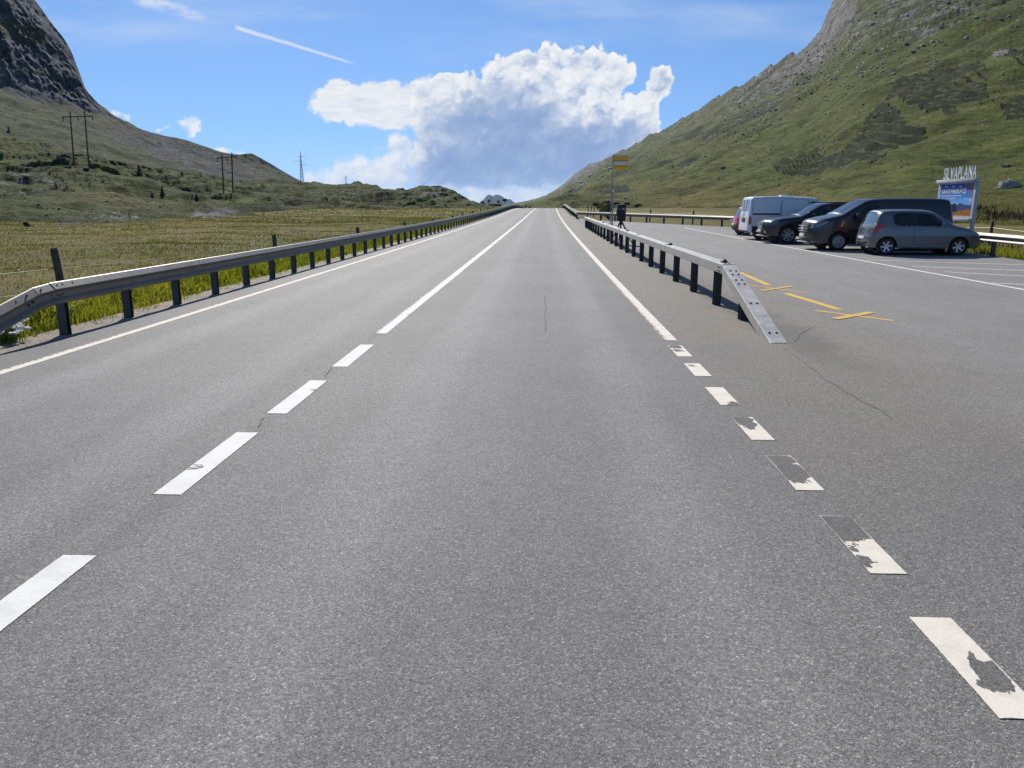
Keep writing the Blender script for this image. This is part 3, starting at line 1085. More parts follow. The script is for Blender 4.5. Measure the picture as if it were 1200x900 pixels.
# ---- left: near slope and knolls
us = columns((-1500, 640), 1.25, -12, 606)
foot = [(-1500, 520, 11), (-700, 360, 22), (-300, 300, 40), (0, 272, 56), (100, 268, 62), (200, 265, 70), (300, 260, 84), (400, 254, 110), (480, 249.5, 160), (540, 246, 220), (575, 244.5, 300), (640, 246, 420)]
mid = [(-1500, 200, 30), (-700, 150, 60), (-300, 190, 100), (0, 222, 118), (85, 200, 165), (200, 226, 185), (262, 229, 215), (350, 236, 230), (430, 240, 250), (520, 238, 300), (560, 242, 340), (640, 247, 430)]
top = [(-1500, -80, 60), (-700, 0, 120), (-300, 110, 190), (-60, 152, 235), (0, 160, 245), (60, 172, 240), (110, 183, 235), (160, 196, 260), (230, 206, 320), (300, 213, 380), (340, 215.5, 420), (370, 215, 460), (395, 218, 450), (425, 217, 440), (450, 221, 430), (480, 220, 430), (500, 217, 420), (520, 219, 420), (536, 226, 430), (552, 235, 440), (575, 241, 460), (600, 244.6, 470), (640, 249, 480)]
P, U, V, T, Z = loft([foot, mid, top], us, 230, [0, 0.5, 1])
X, Y = P[..., 0], P[..., 1]
dist = np.hypot(X, Y)
rocky = 0.10 + blob(U, V, 120, 258, 90, 8) * 0.35 + blob(U, V, 250, 256, 34, 6) * 0.5 + blob(U, V, 30, 225, 60, 18) * 0.28 + blob(U, V, 510, 225, 34, 10) * 0.30 + blob(U, V, 20, 270, 30, 5) * 0.4 + fbm(X / 40, Y / 40, 4) * 0.24
shrub = 0.30 + fbm(X / 26 + 9, Y / 26, 5) * 0.42 + blob(U, V, 420, 236, 120, 10) * 0.14 + blob(U, V, 320, 250, 60, 6) * 0.3
dry = 0.22 + fbm(X / 60 + 3, Y / 60, 4) * 0.45 + blob(U, V, 100, 235, 140, 14, 0.15) * 0.2
grow = np.clip((dist - 50) / 150, 0.15, 1.0)
relief = fbm(X / 42, Y / 42, 5) * 5.5 * grow + fbm(X / 10, Y / 10, 5, 0.55) * 2.6 * grow + fbm(X / 2.6, Y / 2.6, 3) * 0.42
rk = np.clip(rocky - 0.2, 0, 1)
relief = relief + rk * np.abs(fbm(X / 5, Y / 5, 5, 0.6)) * 2.6
relief = relief * np.clip((596 - U) / 90, 0.05, 1)
zt = P[..., 2] + relief * np.clip(T * 10, 0, 1) * np.clip(1.15 - T * 0.45, 0, 1)
zt = zt + 0.45 * np.sin(2 * np.pi * (zt / 2.1 + fbm(X / 26, Y / 26, 3) * 1.6)) * grow * np.clip(T * 10, 0, 1)
P = P.copy(); P[..., 2] = zt - 0.12 * np.clip(1 - T * 30, 0, 1)
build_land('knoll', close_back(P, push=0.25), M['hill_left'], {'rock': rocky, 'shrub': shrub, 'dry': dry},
           'low shady knolls and boulder slope rising from the left meadow')

# ---- left: grey mountain with cliffs behind
us = columns((-1500, 430), 1.25, -12, 400)
r0 = [(-1500, 200, 70), (-700, 200, 140), (-300, 235, 210), (0, 240, 260), (120, 240, 280), (230, 238, 350), (320, 235, 430), (370, 234, 500), (430, 236, 560)]
r1 = [(-1500, 60, 120), (-700, 60, 240), (-300, 130, 360), (0, 158, 420), (60, 165, 440), (120, 178, 470), (180, 192, 520), (250, 203, 610), (320, 214, 720), (370, 223, 800), (430, 230, 820)]
r2 = [(-1500, -200, 200), (-700, -140, 400), (-300, 20, 560), (0, 100, 640), (30, 108, 660), (60, 116, 690), (90, 126, 720), (105, 130, 740), (125, 138, 770), (180, 166, 830), (250, 188, 920), (320, 206, 1010), (370, 220, 1060), (430, 229, 1080)]
r3 = [(-1500, -500, 240), (-700, -420, 450), (-300, -150, 620), (-60, 20, 690), (0, 44, 705), (30, 66, 720), (60, 88, 740), (85, 108, 760), (100, 118, 775), (120, 131.5, 790), (180, 159, 870), (250, 181, 960), (320, 198, 1050), (370, 218, 1080), (430, 228, 1100)]
r4 = [(-1500, -900, 260), (-700, -800, 480), (-300, -420, 690), (-100, -190, 770), (-30, -100, 800), (0, -60, 810), (25, -18, 815), (40, 0, 815), (52, 16, 815), (62, 30, 815), (75, 46, 815), (84, 62, 815), (93, 85, 818), (100, 104, 820), (108, 114, 822), (120, 128, 825), (135, 141, 850), (150, 150, 880), (180, 156, 920), (215, 163, 960), (240, 171, 990), (262, 178.5, 1010), (280, 180.5, 1030), (293, 179.5, 1050), (310, 187, 1070), (325, 196, 1080), (345, 207.5, 1090), (360, 215, 1095), (380, 222, 1100), (430, 228, 1120)]
P, U, V, T, Z = loft([r0, r1, r2, r3, r4], us, 250, [0, 0.28, 0.55, 0.72, 1.0])
X, Y = P[..., 0], P[..., 1]
dist = np.hypot(X, Y)
cl = np.clip((140 - U) / 40, 0, 1)
rocky = 0.16 + np.clip((T - 0.5) / 0.1, 0, 1) * cl * 0.95 - blob(U, V, 25, 42, 48, 11, 0.35) * 0.85 + blob(U, V, 220, 185, 130, 22, 0.32) * 0.38 + blob(U, V, 20, 112, 60, 8, 0.3) * 0.15 + fbm(X / 70, Y / 70, 5) * 0.26 + blob(U, V, 330, 203, 30, 8, 0.6) * 0.2
shrub = 0.16 + fbm(X / 60 + 4, Y / 60, 5) * 0.34 + blob(U, V, 330, 215, 60, 8) * 0.2
dry = 0.20 + fbm(X / 120, Y / 120, 4) * 0.4
rk = np.clip(rocky - 0.2, 0, 1)
relief = (fbm(X / 80, Y / 80, 5, 0.5) * 8.0 + fbm(X / 16, Y / 16, 4) * 2.8) * np.clip(T * 4, 0, 1)
cliff = np.clip((T - 0.52) / 0.12, 0, 1) * cl
edge = np.clip((1 - T) * 9, 0.22, 1)
zt = P[..., 2] + relief * (1 - 0.5 * cliff) * edge
P = P.copy(); P[..., 2] = zt
# the cliffs' buttresses: push the face towards and away from the valley
radial = P.copy(); radial[..., 2] = 0
radial /= np.linalg.norm(radial, axis=-1, keepdims=True) + 1e-9
ang = np.arctan2(X, Y)
but = fbm(ang * 26 + P[..., 2] * 0.006, P[..., 2] * 0.016, 6, 0.58, True) * 32 + fbm(ang * 95 + P[..., 2] * 0.015, P[..., 2] * 0.07, 6, 0.62, True) * 15 + fbm(ang * 300, P[..., 2] * 0.22, 5, 0.62) * 7
ledge = np.sin(P[..., 2] * 0.16 + fbm(X / 60, Y / 60, 3) * 3 + ang * 70) * 3.0
P = P - radial * ((but + ledge) * cliff * edge)[..., None]
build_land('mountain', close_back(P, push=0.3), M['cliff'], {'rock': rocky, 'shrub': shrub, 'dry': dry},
           'steep grey mountain with cliffs at the far left')

# ---- hazy ridge beyond the right slope and the far blue peaks
us = np.arange(520, 760, 1.5)
P, U, V, T, Z = loft([[(520, 250, 4800), (640, 249, 4800), (760, 250, 4800)],
                      [(520, 249, 7000), (585, 245, 7000), (612, 241, 6900), (625, 236.5, 6800), (640, 229, 6600), (652, 221.5, 6500), (664, 213.5, 6400), (680, 207, 6300), (700, 204, 6200), (760, 220, 6000)]], us, 60)
P = P.copy(); P[..., 2] += fbm(P[..., 0] / 500, P[..., 1] / 500, 5, 0.55) * 45 * np.clip(T * 3, 0, 1)
build_land('distant_ridge', close_back(P, push=0.2), M['far_blue'], {'rock': T * 0 + 0.35, 'shrub': T * 0 + 0.3, 'dry': T * 0 + 0.2}, 'hazy ridge far behind the right slope')
us = np.arange(535, 665, 0.8)
P, U, V, T, Z = loft([[(535, 250, 9000), (600, 249, 9000), (665, 250, 9000)],
                      [(535, 247, 11000), (556, 241, 11000), (566, 234.5, 11000), (571, 229.0, 11000), (574, 228, 11000), (577.5, 230, 11000), (580, 228.5, 11000), (583, 228, 11000), (589, 230.5, 11000), (594, 234, 11000), (597, 233, 11000), (601, 236, 11000), (610, 240, 11000), (665, 246, 11000)]], us, 50)
P = P.copy(); P[..., 2] += fbm(P[..., 0] / 420, P[..., 1] / 420, 5, 0.55) * 28 * np.clip(T * 3, 0, 1) * np.clip((1 - T) * 6, 0.1, 1)
build_land('distant_peaks', close_back(P, push=0.15), M['far_blue'], {'rock': T * 0 + 0.5, 'shrub': T * 0 + 0.2, 'dry': T * 0 + 0.2}, 'blue double summit in the far distance')


def hit(u, v, names=('knoll', 'mountain', 'hillside')):
    d = ray(u, v).normalized()
    best = None
    for n in names:
        loc, nor, i, dd = BVH[n].ray_cast(Vector((0, 0, CAM_H)), d, 20000)
        if loc is not None and (best is None or dd < best[1]):
            best = (loc, dd, nor)
    return best[0] if best else None


def drop(x, y, names=('knoll', 'hillside', 'mountain')):
    z = float(ground_z(np.array([x], float), np.array([y], float))[0])
    for n in names:
        loc = BVH[n].ray_cast(Vector((x, y, 3000)), Vector((0, 0, -1)), 6000)[0]
        if loc is not None:
            z = max(z, loc.z)
    return z
# ------------------------------------------------------------------ guard rails
def poly_path(pts, step=0.5):
    """resample a plan polyline [(x, y), ...] on the road surface"""
    out = []
    for (x0, y0), (x1, y1) in zip(pts[:-1], pts[1:]):
        n = max(1, int(math.hypot(x1 - x0, y1 - y0) / step))
        for i in range(n):
            f = i / n
            out.append(Vector((x0 + (x1 - x0) * f, y0 + (y1 - y0) * f, 0)))
    out.append(Vector((*pts[-1], 0)))
    for p in out:
        p.z = float(zr(p.y))
    return out


def at_length(path, s):
    for a, b in zip(path[:-1], path[1:]):
        d = (b - a).length
        if s <= d:
            return a.lerp(b, s / max(d, 1e-6)), (b - a).normalized()
        s -= d
    return path[-1].copy(), (path[-1] - path[-2]).normalized()


def total(path):
    return sum((b - a).length for a, b in zip(path[:-1], path[1:]))


# hollow beam with a channel on its road side (side > 0 is to the right of travel)
SIGMA = [(0.0, 0.0), (0.018, -0.006), (0.085, -0.082), (0.085, -0.095), (0.035, -0.135), (0.035, -0.205), (0.080, -0.245), (0.080, -0.262), (0.045, -0.292), (0.0, -0.292), (-0.035, -0.25), (-0.035, -0.04)]
BOX = [(0.10, 0.0), (0.108, -0.012), (0.108, -0.15), (0.10, -0.16), (-0.10, -0.16), (-0.108, -0.15), (-0.108, -0.012), (-0.10, 0.0)]


def post_mesh(h, w, d, mat, name='post_shape'):
    """I section post, foot at z = 0"""
    mb = MB()
    t = 0.012
    mb.box((0, -d / 2 + t / 2, h / 2), (w, t, h))
    mb.box((0, d / 2 - t / 2, h / 2), (w, t, h))
    mb.box((0, 0, h / 2), (t, d - 2 * t - 0.002, h))
    o = mb.build('post', mat)
    me = o.data
    bpy.data.objects.remove(o)
    return me


def bolt_mesh():
    o = MB().lathe([(0.0, 0.014), (0.010, 0.014), (0.017, 0.006), (0.018, 0.0)], 8, 'Z').build('bolt', M['bolt'])
    me = o.data
    bpy.data.objects.remove(o)
    return me


BOLT = bolt_mesh()


def part(name, me, parent, loc, rz=0.0, scale=(1, 1, 1), rot=None):
    o = bpy.data.objects.new(name, me)
    o.location = loc
    o.rotation_euler = rot if rot is not None else (0, 0, rz)
    o.scale = scale
    return link(o, parent)


def beam_run(root, path, prof, top, mat, seg, gap=0.006, bolts=True, near=60.0):
    L = total(path)
    s = 0.0
    while s < L - 0.05:
        e = min(s + seg, L)
        n = max(2, int((e - s) / 0.5) + 1)
        pts = [at_length(path, s + gap / 2 + (e - s - gap) * i / n)[0] + Vector((0, 0, top)) for i in range(n + 1)]
        MB().sweep(pts, prof).build('beam', mat, root)
        p, d = at_length(path, s)
        if bolts and p.length < near:
            for ds in (0.10, 0.22, 0.45):
                q, d2 = at_length(path, s + ds)
                sd = Vector((d2.y, -d2.x, 0))
                if prof is SIGMA:
                    part('bolt', BOLT, root, q + sd * 0.045 + Vector((0, 0, top - 0.037)), rot=(0, R(48), math.atan2(sd.y, sd.x)), scale=(0.7, 0.7, 0.6))
                    if ds < 0.4:
                        part('bolt', BOLT, root, q + sd * 0.034 + Vector((0, 0, top - 0.17)), rot=(0, R(90), math.atan2(sd.y, sd.x)), scale=(0.8, 0.8, 0.8))
                else:
                    for k in (-0.03, 0.035):
                        part('bolt', BOLT, root, q + sd * k + Vector((0, 0, top)))
        s = e


# left rail
root = empty('guard_rail', (-6.5, 11, 0))
off = Vector((-6.5, 11, 0))
tag(root, 'long weathered steel guard rail along the left road edge with a kinked near end', 'guard rail', 'guard rails beside the road')
left_pts = [(-6.52 + float(xs(y)), y) for y in list(np.arange(9.95, 60, 3.0)) + list(np.arange(60, 262, 6.0))]
lp = [p - off for p in poly_path(left_pts)]
beam_run(root, lp, SIGMA, 0.70, M['rail'], 4.0)
# kinked end that runs down towards the viewer
end = [Vector((-6.52, 9.94, 0.70)), Vector((-6.53, 9.62, 0.675)), Vector((-6.55, 9.0, 0.53)), Vector((-6.60, 8.0, 0.32)), Vector((-6.66, 6.9, 0.08)), Vector((-6.70, 6.3, -0.04))]
e1 = [end[1].lerp(end[0], 1 - i / 3) - off for i in range(4)]
MB().sweep(e1[::-1], SIGMA).build('elbow', M['rail'], root)
MB().sweep([p - off + Vector((0, 0, -0.002)) for p in end[1:]][::-1], SIGMA).build('ramp_beam', M['rail'], root)
for q in ((-6.475, 9.72, 0.645), (-6.49, 9.45, 0.60), (-6.50, 9.25, 0.545)):
    part('bolt', BOLT, root, Vector(q) - off, rot=(0, R(48), 0), scale=(0.8, 0.8, 0.7))
for yb, zb in ((9.55, 0.50), (9.46, 0.47), (10.1, 0.52), (12.0, 0.53), (12.08, 0.50)):
    part('bolt', BOLT, root, Vector((-6.487, yb, zb)) - off, rot=(0, math.pi / 2, 0))
PM = post_mesh(0.62, 0.115, 0.10, M['post'])
y = 10.22
k = 0
while y < 258:
    part('post', PM, root, Vector((-6.55 + float(xs(y)), y, float(zr(y)) - 0.12)) - off, 0.0, (1, 1, 1))
    y += 1.66
    k += 1

# island rail
root = empty('guard_rail', (3.05, 12, 0))
off = Vector((3.05, 12, 0))
tag(root, 'bright galvanised box beam guard rail between road and lay-by with a sloping near end', 'guard rail', 'guard rails beside the road')
ip = [p - off for p in poly_path([(3.06, 12.85), (3.05, 30), (3.02, 56)])]
beam_run(root, ip, BOX, 0.755, M['rail_new'], 6.0, near=50)
knee = Vector((3.06, 12.84, 0.755))
tip = Vector((3.00, 9.70, 0.012))
ramp = [knee.lerp(tip, f) - off for f in (0.0, 0.04, 0.3, 0.6, 0.9, 1.0)]
MB().sweep(ramp, BOX).build('ramp_beam', M['rail_new'], root)
slope = math.atan2(knee.z - tip.z, (knee - tip).length)
for f in (0.10, 0.16, 0.24, 0.30, 0.56, 0.90):
    p = knee.lerp(tip, f) - off
    for k in (-0.045, 0.045):
        part('bolt', BOLT, root, p + Vector((k, 0, 0.001)), rot=(slope, 0, 0))
for yb in (13.0, 13.12):
    for zb in (0.705, 0.645):
        part('bolt', BOLT, root, Vector((2.952, yb, zb)) - off, rot=(0, -math.pi / 2, 0))
# clamps standing on the beam
for yb in (13.25, 18.9, 28.5, 40.0):
    mb = MB().box((0, 0, 0.012), (0.11, 0.08, 0.024)).box((0.012, 0, 0.036), (0.05, 0.05, 0.03))
    o = mb.build('clamp', M['bolt'], root, bevel=0.006)
    o.location = Vector((3.07, yb, 0.757 + float(zr(yb)))) - off
PM2 = post_mesh(0.72, 0.12, 0.14, M['post_dark'])
y = 11.7
part('post', post_mesh(0.60, 0.12, 0.14, M['post_dark']), root, Vector((3.055, 11.75, -0.22)) - off)
y = 13.55
while y < 56:
    part('post', PM2, root, Vector((3.05, y, float(zr(y)) - 0.12)) - off)
    y += 2.1

# rail behind the lay-by, running on along the road to the crest
root = empty('guard_rail', (15.7, 20, 0))
off = Vector((15.7, 20, 0))
tag(root, 'weathered steel guard rail around the back of the lay-by behind the parked cars', 'guard rail', 'guard rails beside the road')
bp = [(3.35 + float(xs(y)), y) for y in np.arange(262, 84, -6.0)] + [(3.45, 80), (4.6, 77.2), (7.8, 70.5), (11.2, 63.2), (13.5, 57.5), (14.7, 51.5), (15.2, 45), (15.3, 30), (14.8, 24), (14.1, 15), (13.2, 6)]
bpath = [p - off for p in poly_path(bp)]
SIG_L = SIGMA
beam_run(root, bpath, SIG_L, 0.76, M['rail'], 4.0, near=45)
L = total(bpath)
s = 1.0
PM3 = post_mesh(0.66, 0.12, 0.10, M['post'])
while s < L:
    p, d = at_length(bpath, s)
    sd = Vector((d.y, -d.x, 0))
    part('post', PM3, root, p - sd * 0.03 + Vector((0, 0, -0.12)), math.atan2(d.y, d.x) - math.pi / 2)
    s += 2.66

# ------------------------------------------------------------------ fences
def fence_post(root, p, h, r, lean):
    n = 9
    mb = MB()
    pts = [p + Vector((lean[0] * f * h, lean[1] * f * h, h * f)) for f in (-0.15, 0.3, 0.7, 0.97, 1.0)]
    mb.tube(pts, [r * 1.05, r, r * 0.98, r * 0.97, r * 0.8], n)
    return mb.build('post', M['wood'], root, smooth=True)


def wire_part(root, pts, r=0.004, name='wire'):
    seg = []
    for a, b in zip(pts[:-1], pts[1:]):
        for i in range(5):
            f = i / 5
            q = a.lerp(b, f)
            q.z -= 0.05 * 4 * f * (1 - f)
            seg.append(q)
    seg.append(pts[-1])
    return MB().tube(seg, r, 4).build(name, M['wire'], root)


root = empty('pasture_fence', (-8, 12, 0))
off = Vector((-8, 12, 0))
tag(root, 'wooden pasture fence of thin weathered posts with sagging wire behind the left guard rail', 'fence', 'pasture fences')
tops = []
for k, (u, v, y) in enumerate([(-130, 300, 4.5), (62, 291, 12.2), (321, 275, 23.0), (419, 266, 33.5), (474, 260, 45.0), (507.5, 257, 56.5), (530, 252.5, 70), (542, 251.5, 83), (554, 249.5, 97), (563, 247.5, 112), (571, 246.2, 128)]):
    d = ray(u, v)
    p = Vector((0, 0, CAM_H)) + d * (y / d.y)
    if k == 0: p.x = -8.1
    gz = float(ground_z(np.array([p.x]), np.array([y]))[0])
    h = max(p.z - gz, 0.7)
    lean = (-0.09, 0.02) if k == 1 else (random.uniform(-0.05, 0.05), random.uniform(-0.03, 0.03))
    base = Vector((p.x - lean[0] * h, y, gz))
    fence_post(root, base - off, h, 0.062 if k < 3 else 0.07, lean)
    tops.append(base + Vector((lean[0] * h * 0.72, 0, h * 0.72)))
wire_part(root, [q - off for q in tops], 0.005)
wire_part(root, [q - off - Vector((0, 0, 0.33)) for q in tops], 0.004)

root = empty('pasture_fence', (18, 26, 0))
off = Vector((18, 26, 0))
tag(root, 'wooden pasture fence of short stakes behind the lay-by guard rail on the right', 'fence', 'pasture fences')
tops = []
for x, y in ((17.6, 14.0), (17.7, 20.0), (17.75, 25.2), (17.6, 31.5), (17.4, 38), (17.2, 45), (16.6, 52), (14.6, 59), (12.3, 65), (9.6, 71), (7.2, 76.5), (6.2, 83), (5.8, 90), (5.9, 97), (6.0, 104)):
    gz = drop(x, y)
    h = random.uniform(0.95, 1.15)
    fence_post(root, Vector((x, y, gz)) - off, h, 0.06, (random.uniform(-0.07, 0.07), random.uniform(-0.05, 0.05)))
    tops.append(Vector((x, y, gz + h * 0.78)))
wire_part(root, [q - off for q in tops], 0.004)
# ------------------------------------------------------------------ vehicles
def car_paint(name, col, metal=0.0, rough=0.28):
    m, N, b = material(name)
    tc = N.node('ShaderNodeTexCoord').outputs['Object']
    x, y, z = N.sep(tc)
    d = N.noise(tc, 3.0, 6, 0.65)
    dust = N.smooth(z + (d - 0.5) * 0.5, 0.75, 0.15) * 0.14 + N.smooth(d, 0.5, 0.9) * 0.03
    N.put(b.inputs['Base Color'], N.mix(dust, col, (0.16, 0.145, 0.125)))
    b.inputs['Metallic'].default_value = metal
    N.put(b.inputs['Roughness'], N.lin(dust, 0, 1, rough, 0.7))
    b.inputs['Coat Weight'].default_value = 0.75
    b.inputs['Coat Roughness'].default_value = 0.06
    return m


M['paint_grey'] = car_paint('grey_metallic_paint', (0.150, 0.160, 0.163), 0.55, 0.36)
M['paint_dark'] = car_paint('dark_grey_metallic_paint', (0.026, 0.027, 0.029), 0.35, 0.30)
M['paint_black'] = car_paint('black_paint', (0.006, 0.006, 0.009), 0.0, 0.3)
M['paint_white'] = car_paint('white_paint', (0.70, 0.71, 0.72), 0.0, 0.4)
M['paint_red'] = car_paint('red_paint', (0.42, 0.015, 0.03), 0.0, 0.35)
M['trim'] = simple('black_plastic', (0.018, 0.018, 0.019), 0.62, var=0.3)
M['gap'] = simple('door_gap', (0.004, 0.004, 0.004), 0.9)
M['tyre'] = simple('tyre_rubber', (0.018, 0.018, 0.019), 0.85, var=0.25)
M['alloy'] = simple('alloy_rim', (0.55, 0.55, 0.56), 0.32, 0.85)
M['steel_rim'] = simple('silver_hubcap', (0.40, 0.41, 0.43), 0.42, 0.5)
M['chrome'] = simple('chrome', (0.75, 0.75, 0.76), 0.12, 1.0)
M['plate'] = simple('number_plate', (0.72, 0.73, 0.74), 0.5)
M['red_lens'] = simple('red_lens', (0.42, 0.008, 0.012), 0.12, 0.0, 0.6, 1.0)
M['clear_lens'] = simple('clear_lens', (0.20, 0.21, 0.22), 0.08, 0.55, 0.7, 1.0)
M['interior'] = simple('cabin_fabric', (0.035, 0.035, 0.038), 0.9)


def glass_mat(name, tint, mixv, ior=1.5):
    m, N, b = material(name)
    b.inputs['IOR'].default_value = ior
    b.inputs['Base Color'].default_value = (*tint, 1)
    b.inputs['Roughness'].default_value = 0.03
    b.inputs['Specular IOR Level'].default_value = 0.9
    t = m.node_tree
    tr = N.node('ShaderNodeBsdfTransparent')
    tr.inputs[0].default_value = (0.55, 0.60, 0.60, 1)
    mx = N.node('ShaderNodeMixShader')
    mx.inputs[0].default_value = mixv
    t.links.new(b.outputs[0], mx.inputs[1])
    t.links.new(tr.outputs[0], mx.inputs[2])
    t.links.new(mx.outputs[0], t.nodes['Material Output'].inputs['Surface'])
    return m


M['glass'] = glass_mat('car_glass', (0.015, 0.02, 0.022), 0.50)
M['windscreen'] = glass_mat('windscreen_glass', (0.02, 0.025, 0.028), 0.14, 3.2)
M['glass_dark'] = glass_mat('tinted_glass', (0.004, 0.005, 0.006), 0.08)


def inside(poly, x, z):
    r = False
    j = len(poly) - 1
    for i in range(len(poly)):
        xi, zi = poly[i]; xj, zj = poly[j]
        if (zi > z) != (zj > z) and x < (xj - xi) * (z - zi) / (zj - zi) + xi:
            r = not r
        j = i
    return r


def smooth_poly(pts, step=0.07, closed=False, rounds=2, cut=0.25):
    """chaikin rounding of an outline"""
    p = [Vector(q) for q in pts]
    for _ in range(rounds):
        o = []
        n = len(p)
        if not closed: o.append(p[0])
        for i in range(n if closed else n - 1):
            a, b = p[i], p[(i + 1) % n]
            o += [a.lerp(b, cut), a.lerp(b, 1 - cut)]
        if not closed: o.append(p[-1])
        p = o
    out = [p[0]]
    for q in p[1:]:
        if (q - out[-1]).length > step * 0.5:
            n = int((q - out[-1]).length / step)
            a = out[-1].copy()
            for k in range(1, n + 1):
                out.append(a.lerp(q, k / (n + 1)))
            out.append(q)
    return [tuple(q) for q in out]


def shrink(poly, d):
    n = len(poly)
    area = sum(poly[i][0] * poly[(i + 1) % n][1] - poly[(i + 1) % n][0] * poly[i][1] for i in range(n))
    sg = 1 if area > 0 else -1
    out = []
    for i in range(n):
        a, b, c = Vector(poly[i - 1]), Vector(poly[i]), Vector(poly[(i + 1) % n])
        n1 = Vector((-(b - a).y, (b - a).x)).normalized() * sg
        n2 = Vector((-(c - b).y, (c - b).x)).normalized() * sg
        m = (n1 + n2)
        m = m.normalized() if m.length > 1e-6 else n1
        out.append(tuple(b + m * d / max(0.5, m.dot(n1))))
    return out


def build_car(name, spec, mats):
    """local axes: x runs from the nose (0) to the tail, y is across, z up"""
    W, H, L = spec['W'], spec['H'], spec['L']
    root = empty(name)
    top = smooth_poly(spec['top'], 0.06)                 # nose foot, over the roof, to the tail foot
    R_a, zs = spec['arch'], spec['sill']
    bottom = []
    for ax in sorted(spec['axles'], reverse=True):
        zc = spec['wheel_r']
        a0 = math.asin(min(1, max(-1, (zs - zc) / R_a)))
        bottom.append((ax + R_a * math.cos(a0), zs))
        for k in range(13):
            t = a0 + (math.pi - 2 * a0) * k / 12
            bottom.append((ax + R_a * math.cos(t), zc + R_a * math.sin(t)))
    outline = list(top) + [p for i, p in enumerate(bottom)]
    # remove near duplicates
    ol = [outline[0]]
    for p in outline[1:]:
        if math.hypot(p[0] - ol[-1][0], p[1] - ol[-1][1]) > 0.008: ol.append(p)
    outline = ol
    nt = sum(1 for p in outline if p in set(top))
    nO = len(outline)
    tp = np.array(top)
    zb, lean = spec['belt'], spec['lean']

    def wfull(x, z):
        w = W / 2
        w -= spec.get('bulge', 0.03) * ((z - zb * 0.72) / (zb * 0.72)) ** 2 if z < zb * 0.72 else 0.0
        w -= spec.get('shoulder', 0.02) * min(1, max(0, (z - zb * 0.72) / (zb * 0.28)))
        w -= lean * max(0.0, z - zb) + spec.get('lean2', 0.0) * max(0.0, z - zb) ** 2
        fx = spec.get('nose_taper', 0.9)
        if x < fx: w -= spec.get('nose_in', 0.16) * ((fx - x) / fx) ** 2.2
        rx = spec.get('tail_taper', 0.7)
        if x > L - rx: w -= spec.get('tail_in', 0.10) * ((x - L + rx) / rx) ** 2.2
        return w

    RR, INS = spec.get('round', 0.16), spec.get('inset', 0.11)

    def dist_top(x, z):
        a, b = tp[:-1], tp[1:]
        d = b - a
        t = np.clip(((x - a[:, 0]) * d[:, 0] + (z - a[:, 1]) * d[:, 1]) / (d ** 2).sum(1), 0, 1)
        return float(np.min(np.hypot(a[:, 0] + d[:, 0] * t - x, a[:, 1] + d[:, 1] * t - z)))

    def width(x, z):
        d = min(dist_top(x, z) / RR, 1.0)
        return wfull(x, z) - INS * (1 - math.sqrt(max(0.0, 1 - (1 - d) ** 2)))

    # --- side relief: constrained triangulation with windows, doors and lamps as constraints
    verts = [Vector(p) for p in outline]
    edges = [(i, (i + 1) % nO) for i in range(nO)]
    zones = []

    def add_loop(poly, key):
        b = len(verts)
        verts.extend(Vector(p) for p in poly)
        edges.extend((b + i, b + (i + 1) % len(poly)) for i in range(len(poly)))
        zones.append((key, poly))
    for wd in spec['windows']:
        pl = smooth_poly(wd, 0.09, True, 2, 0.13)
        add_loop(shrink(pl, 0.014), ('side_window', len(zones)))
        add_loop(pl, ('seal', len(zones)))
    for pl in spec.get('pillars', []):
        add_loop(pl, ('pillar', len(zones)))
    for dr in spec['doors']:
        pl = smooth_poly(dr, 0.12, True, 1, 0.10)
        add_loop(shrink(pl, 0.007), ('door', len(zones)))
        add_loop(pl, ('gap', len(zones)))
    for key, lm in spec.get('side_lamps', []):
        add_loop(smooth_poly(lm, 0.06, True, 1), (key, len(zones)))
    if spec.get('trim'):
        add_loop(spec['trim'], ('lower_trim', len(zones)))
    st = 0.06
    for i in range(int(L / st)):
        for k in range(int(H / st)):
            x, z = (i + 0.5) * st + (k % 2) * st * 0.5, (k + 0.5) * st
            if inside(outline, x, z): verts.append(Vector((x, z)))
    cv, ce, cf, *_ = geometry.delaunay_2d_cdt(verts, edges, [], 0, 1e-4)
    tri = []
    for f in cf:
        cx = sum(cv[i].x for i in f) / len(f); cz = sum(cv[i].y for i in f) / len(f)
        if not inside(outline, cx, cz): continue
        key = ('body', 0)
        for kk, pl in zones:
            if inside(pl, cx, cz):
                key = kk
                break
        tri.append((tuple(f), key))
    onl = {}
    for i, p in enumerate(cv):
        onl[(round(p.x, 4), round(p.y, 4))] = i
    bm = bmesh.new()
    vr, vl = {}, {}
    for i, p in enumerate(cv):
        w = width(p.x, p.y)
        vr[i] = bm.verts.new((p.x, w, p.y))
        vl[i] = bm.verts.new((p.x, -w, p.y))
    face_key = {}
    keys = []
    for f, key in tri:
        for s, vv in ((1, vr), (-1, vl)):
            try:
                fc = bm.faces.new([vv[i] for i in (f if s > 0 else f[::-1])])
            except ValueError:
                continue
            kk = (key[0], key[1], s) if key[0] != 'body' else ('body', 0, 0)
            keys.append((fc, kk))
    # --- strip across between the two sides
    NS = 10
    ring = [onl.get((round(p[0], 4), round(p[1], 4))) for p in outline]
    crown_r, crown_n, crown_t = spec.get('crown', 0.035), spec.get('nose_bow', 0.09), spec.get('tail_bow', 0.05)
    rows = []
    C = Vector((L * 0.5, H * 0.45))
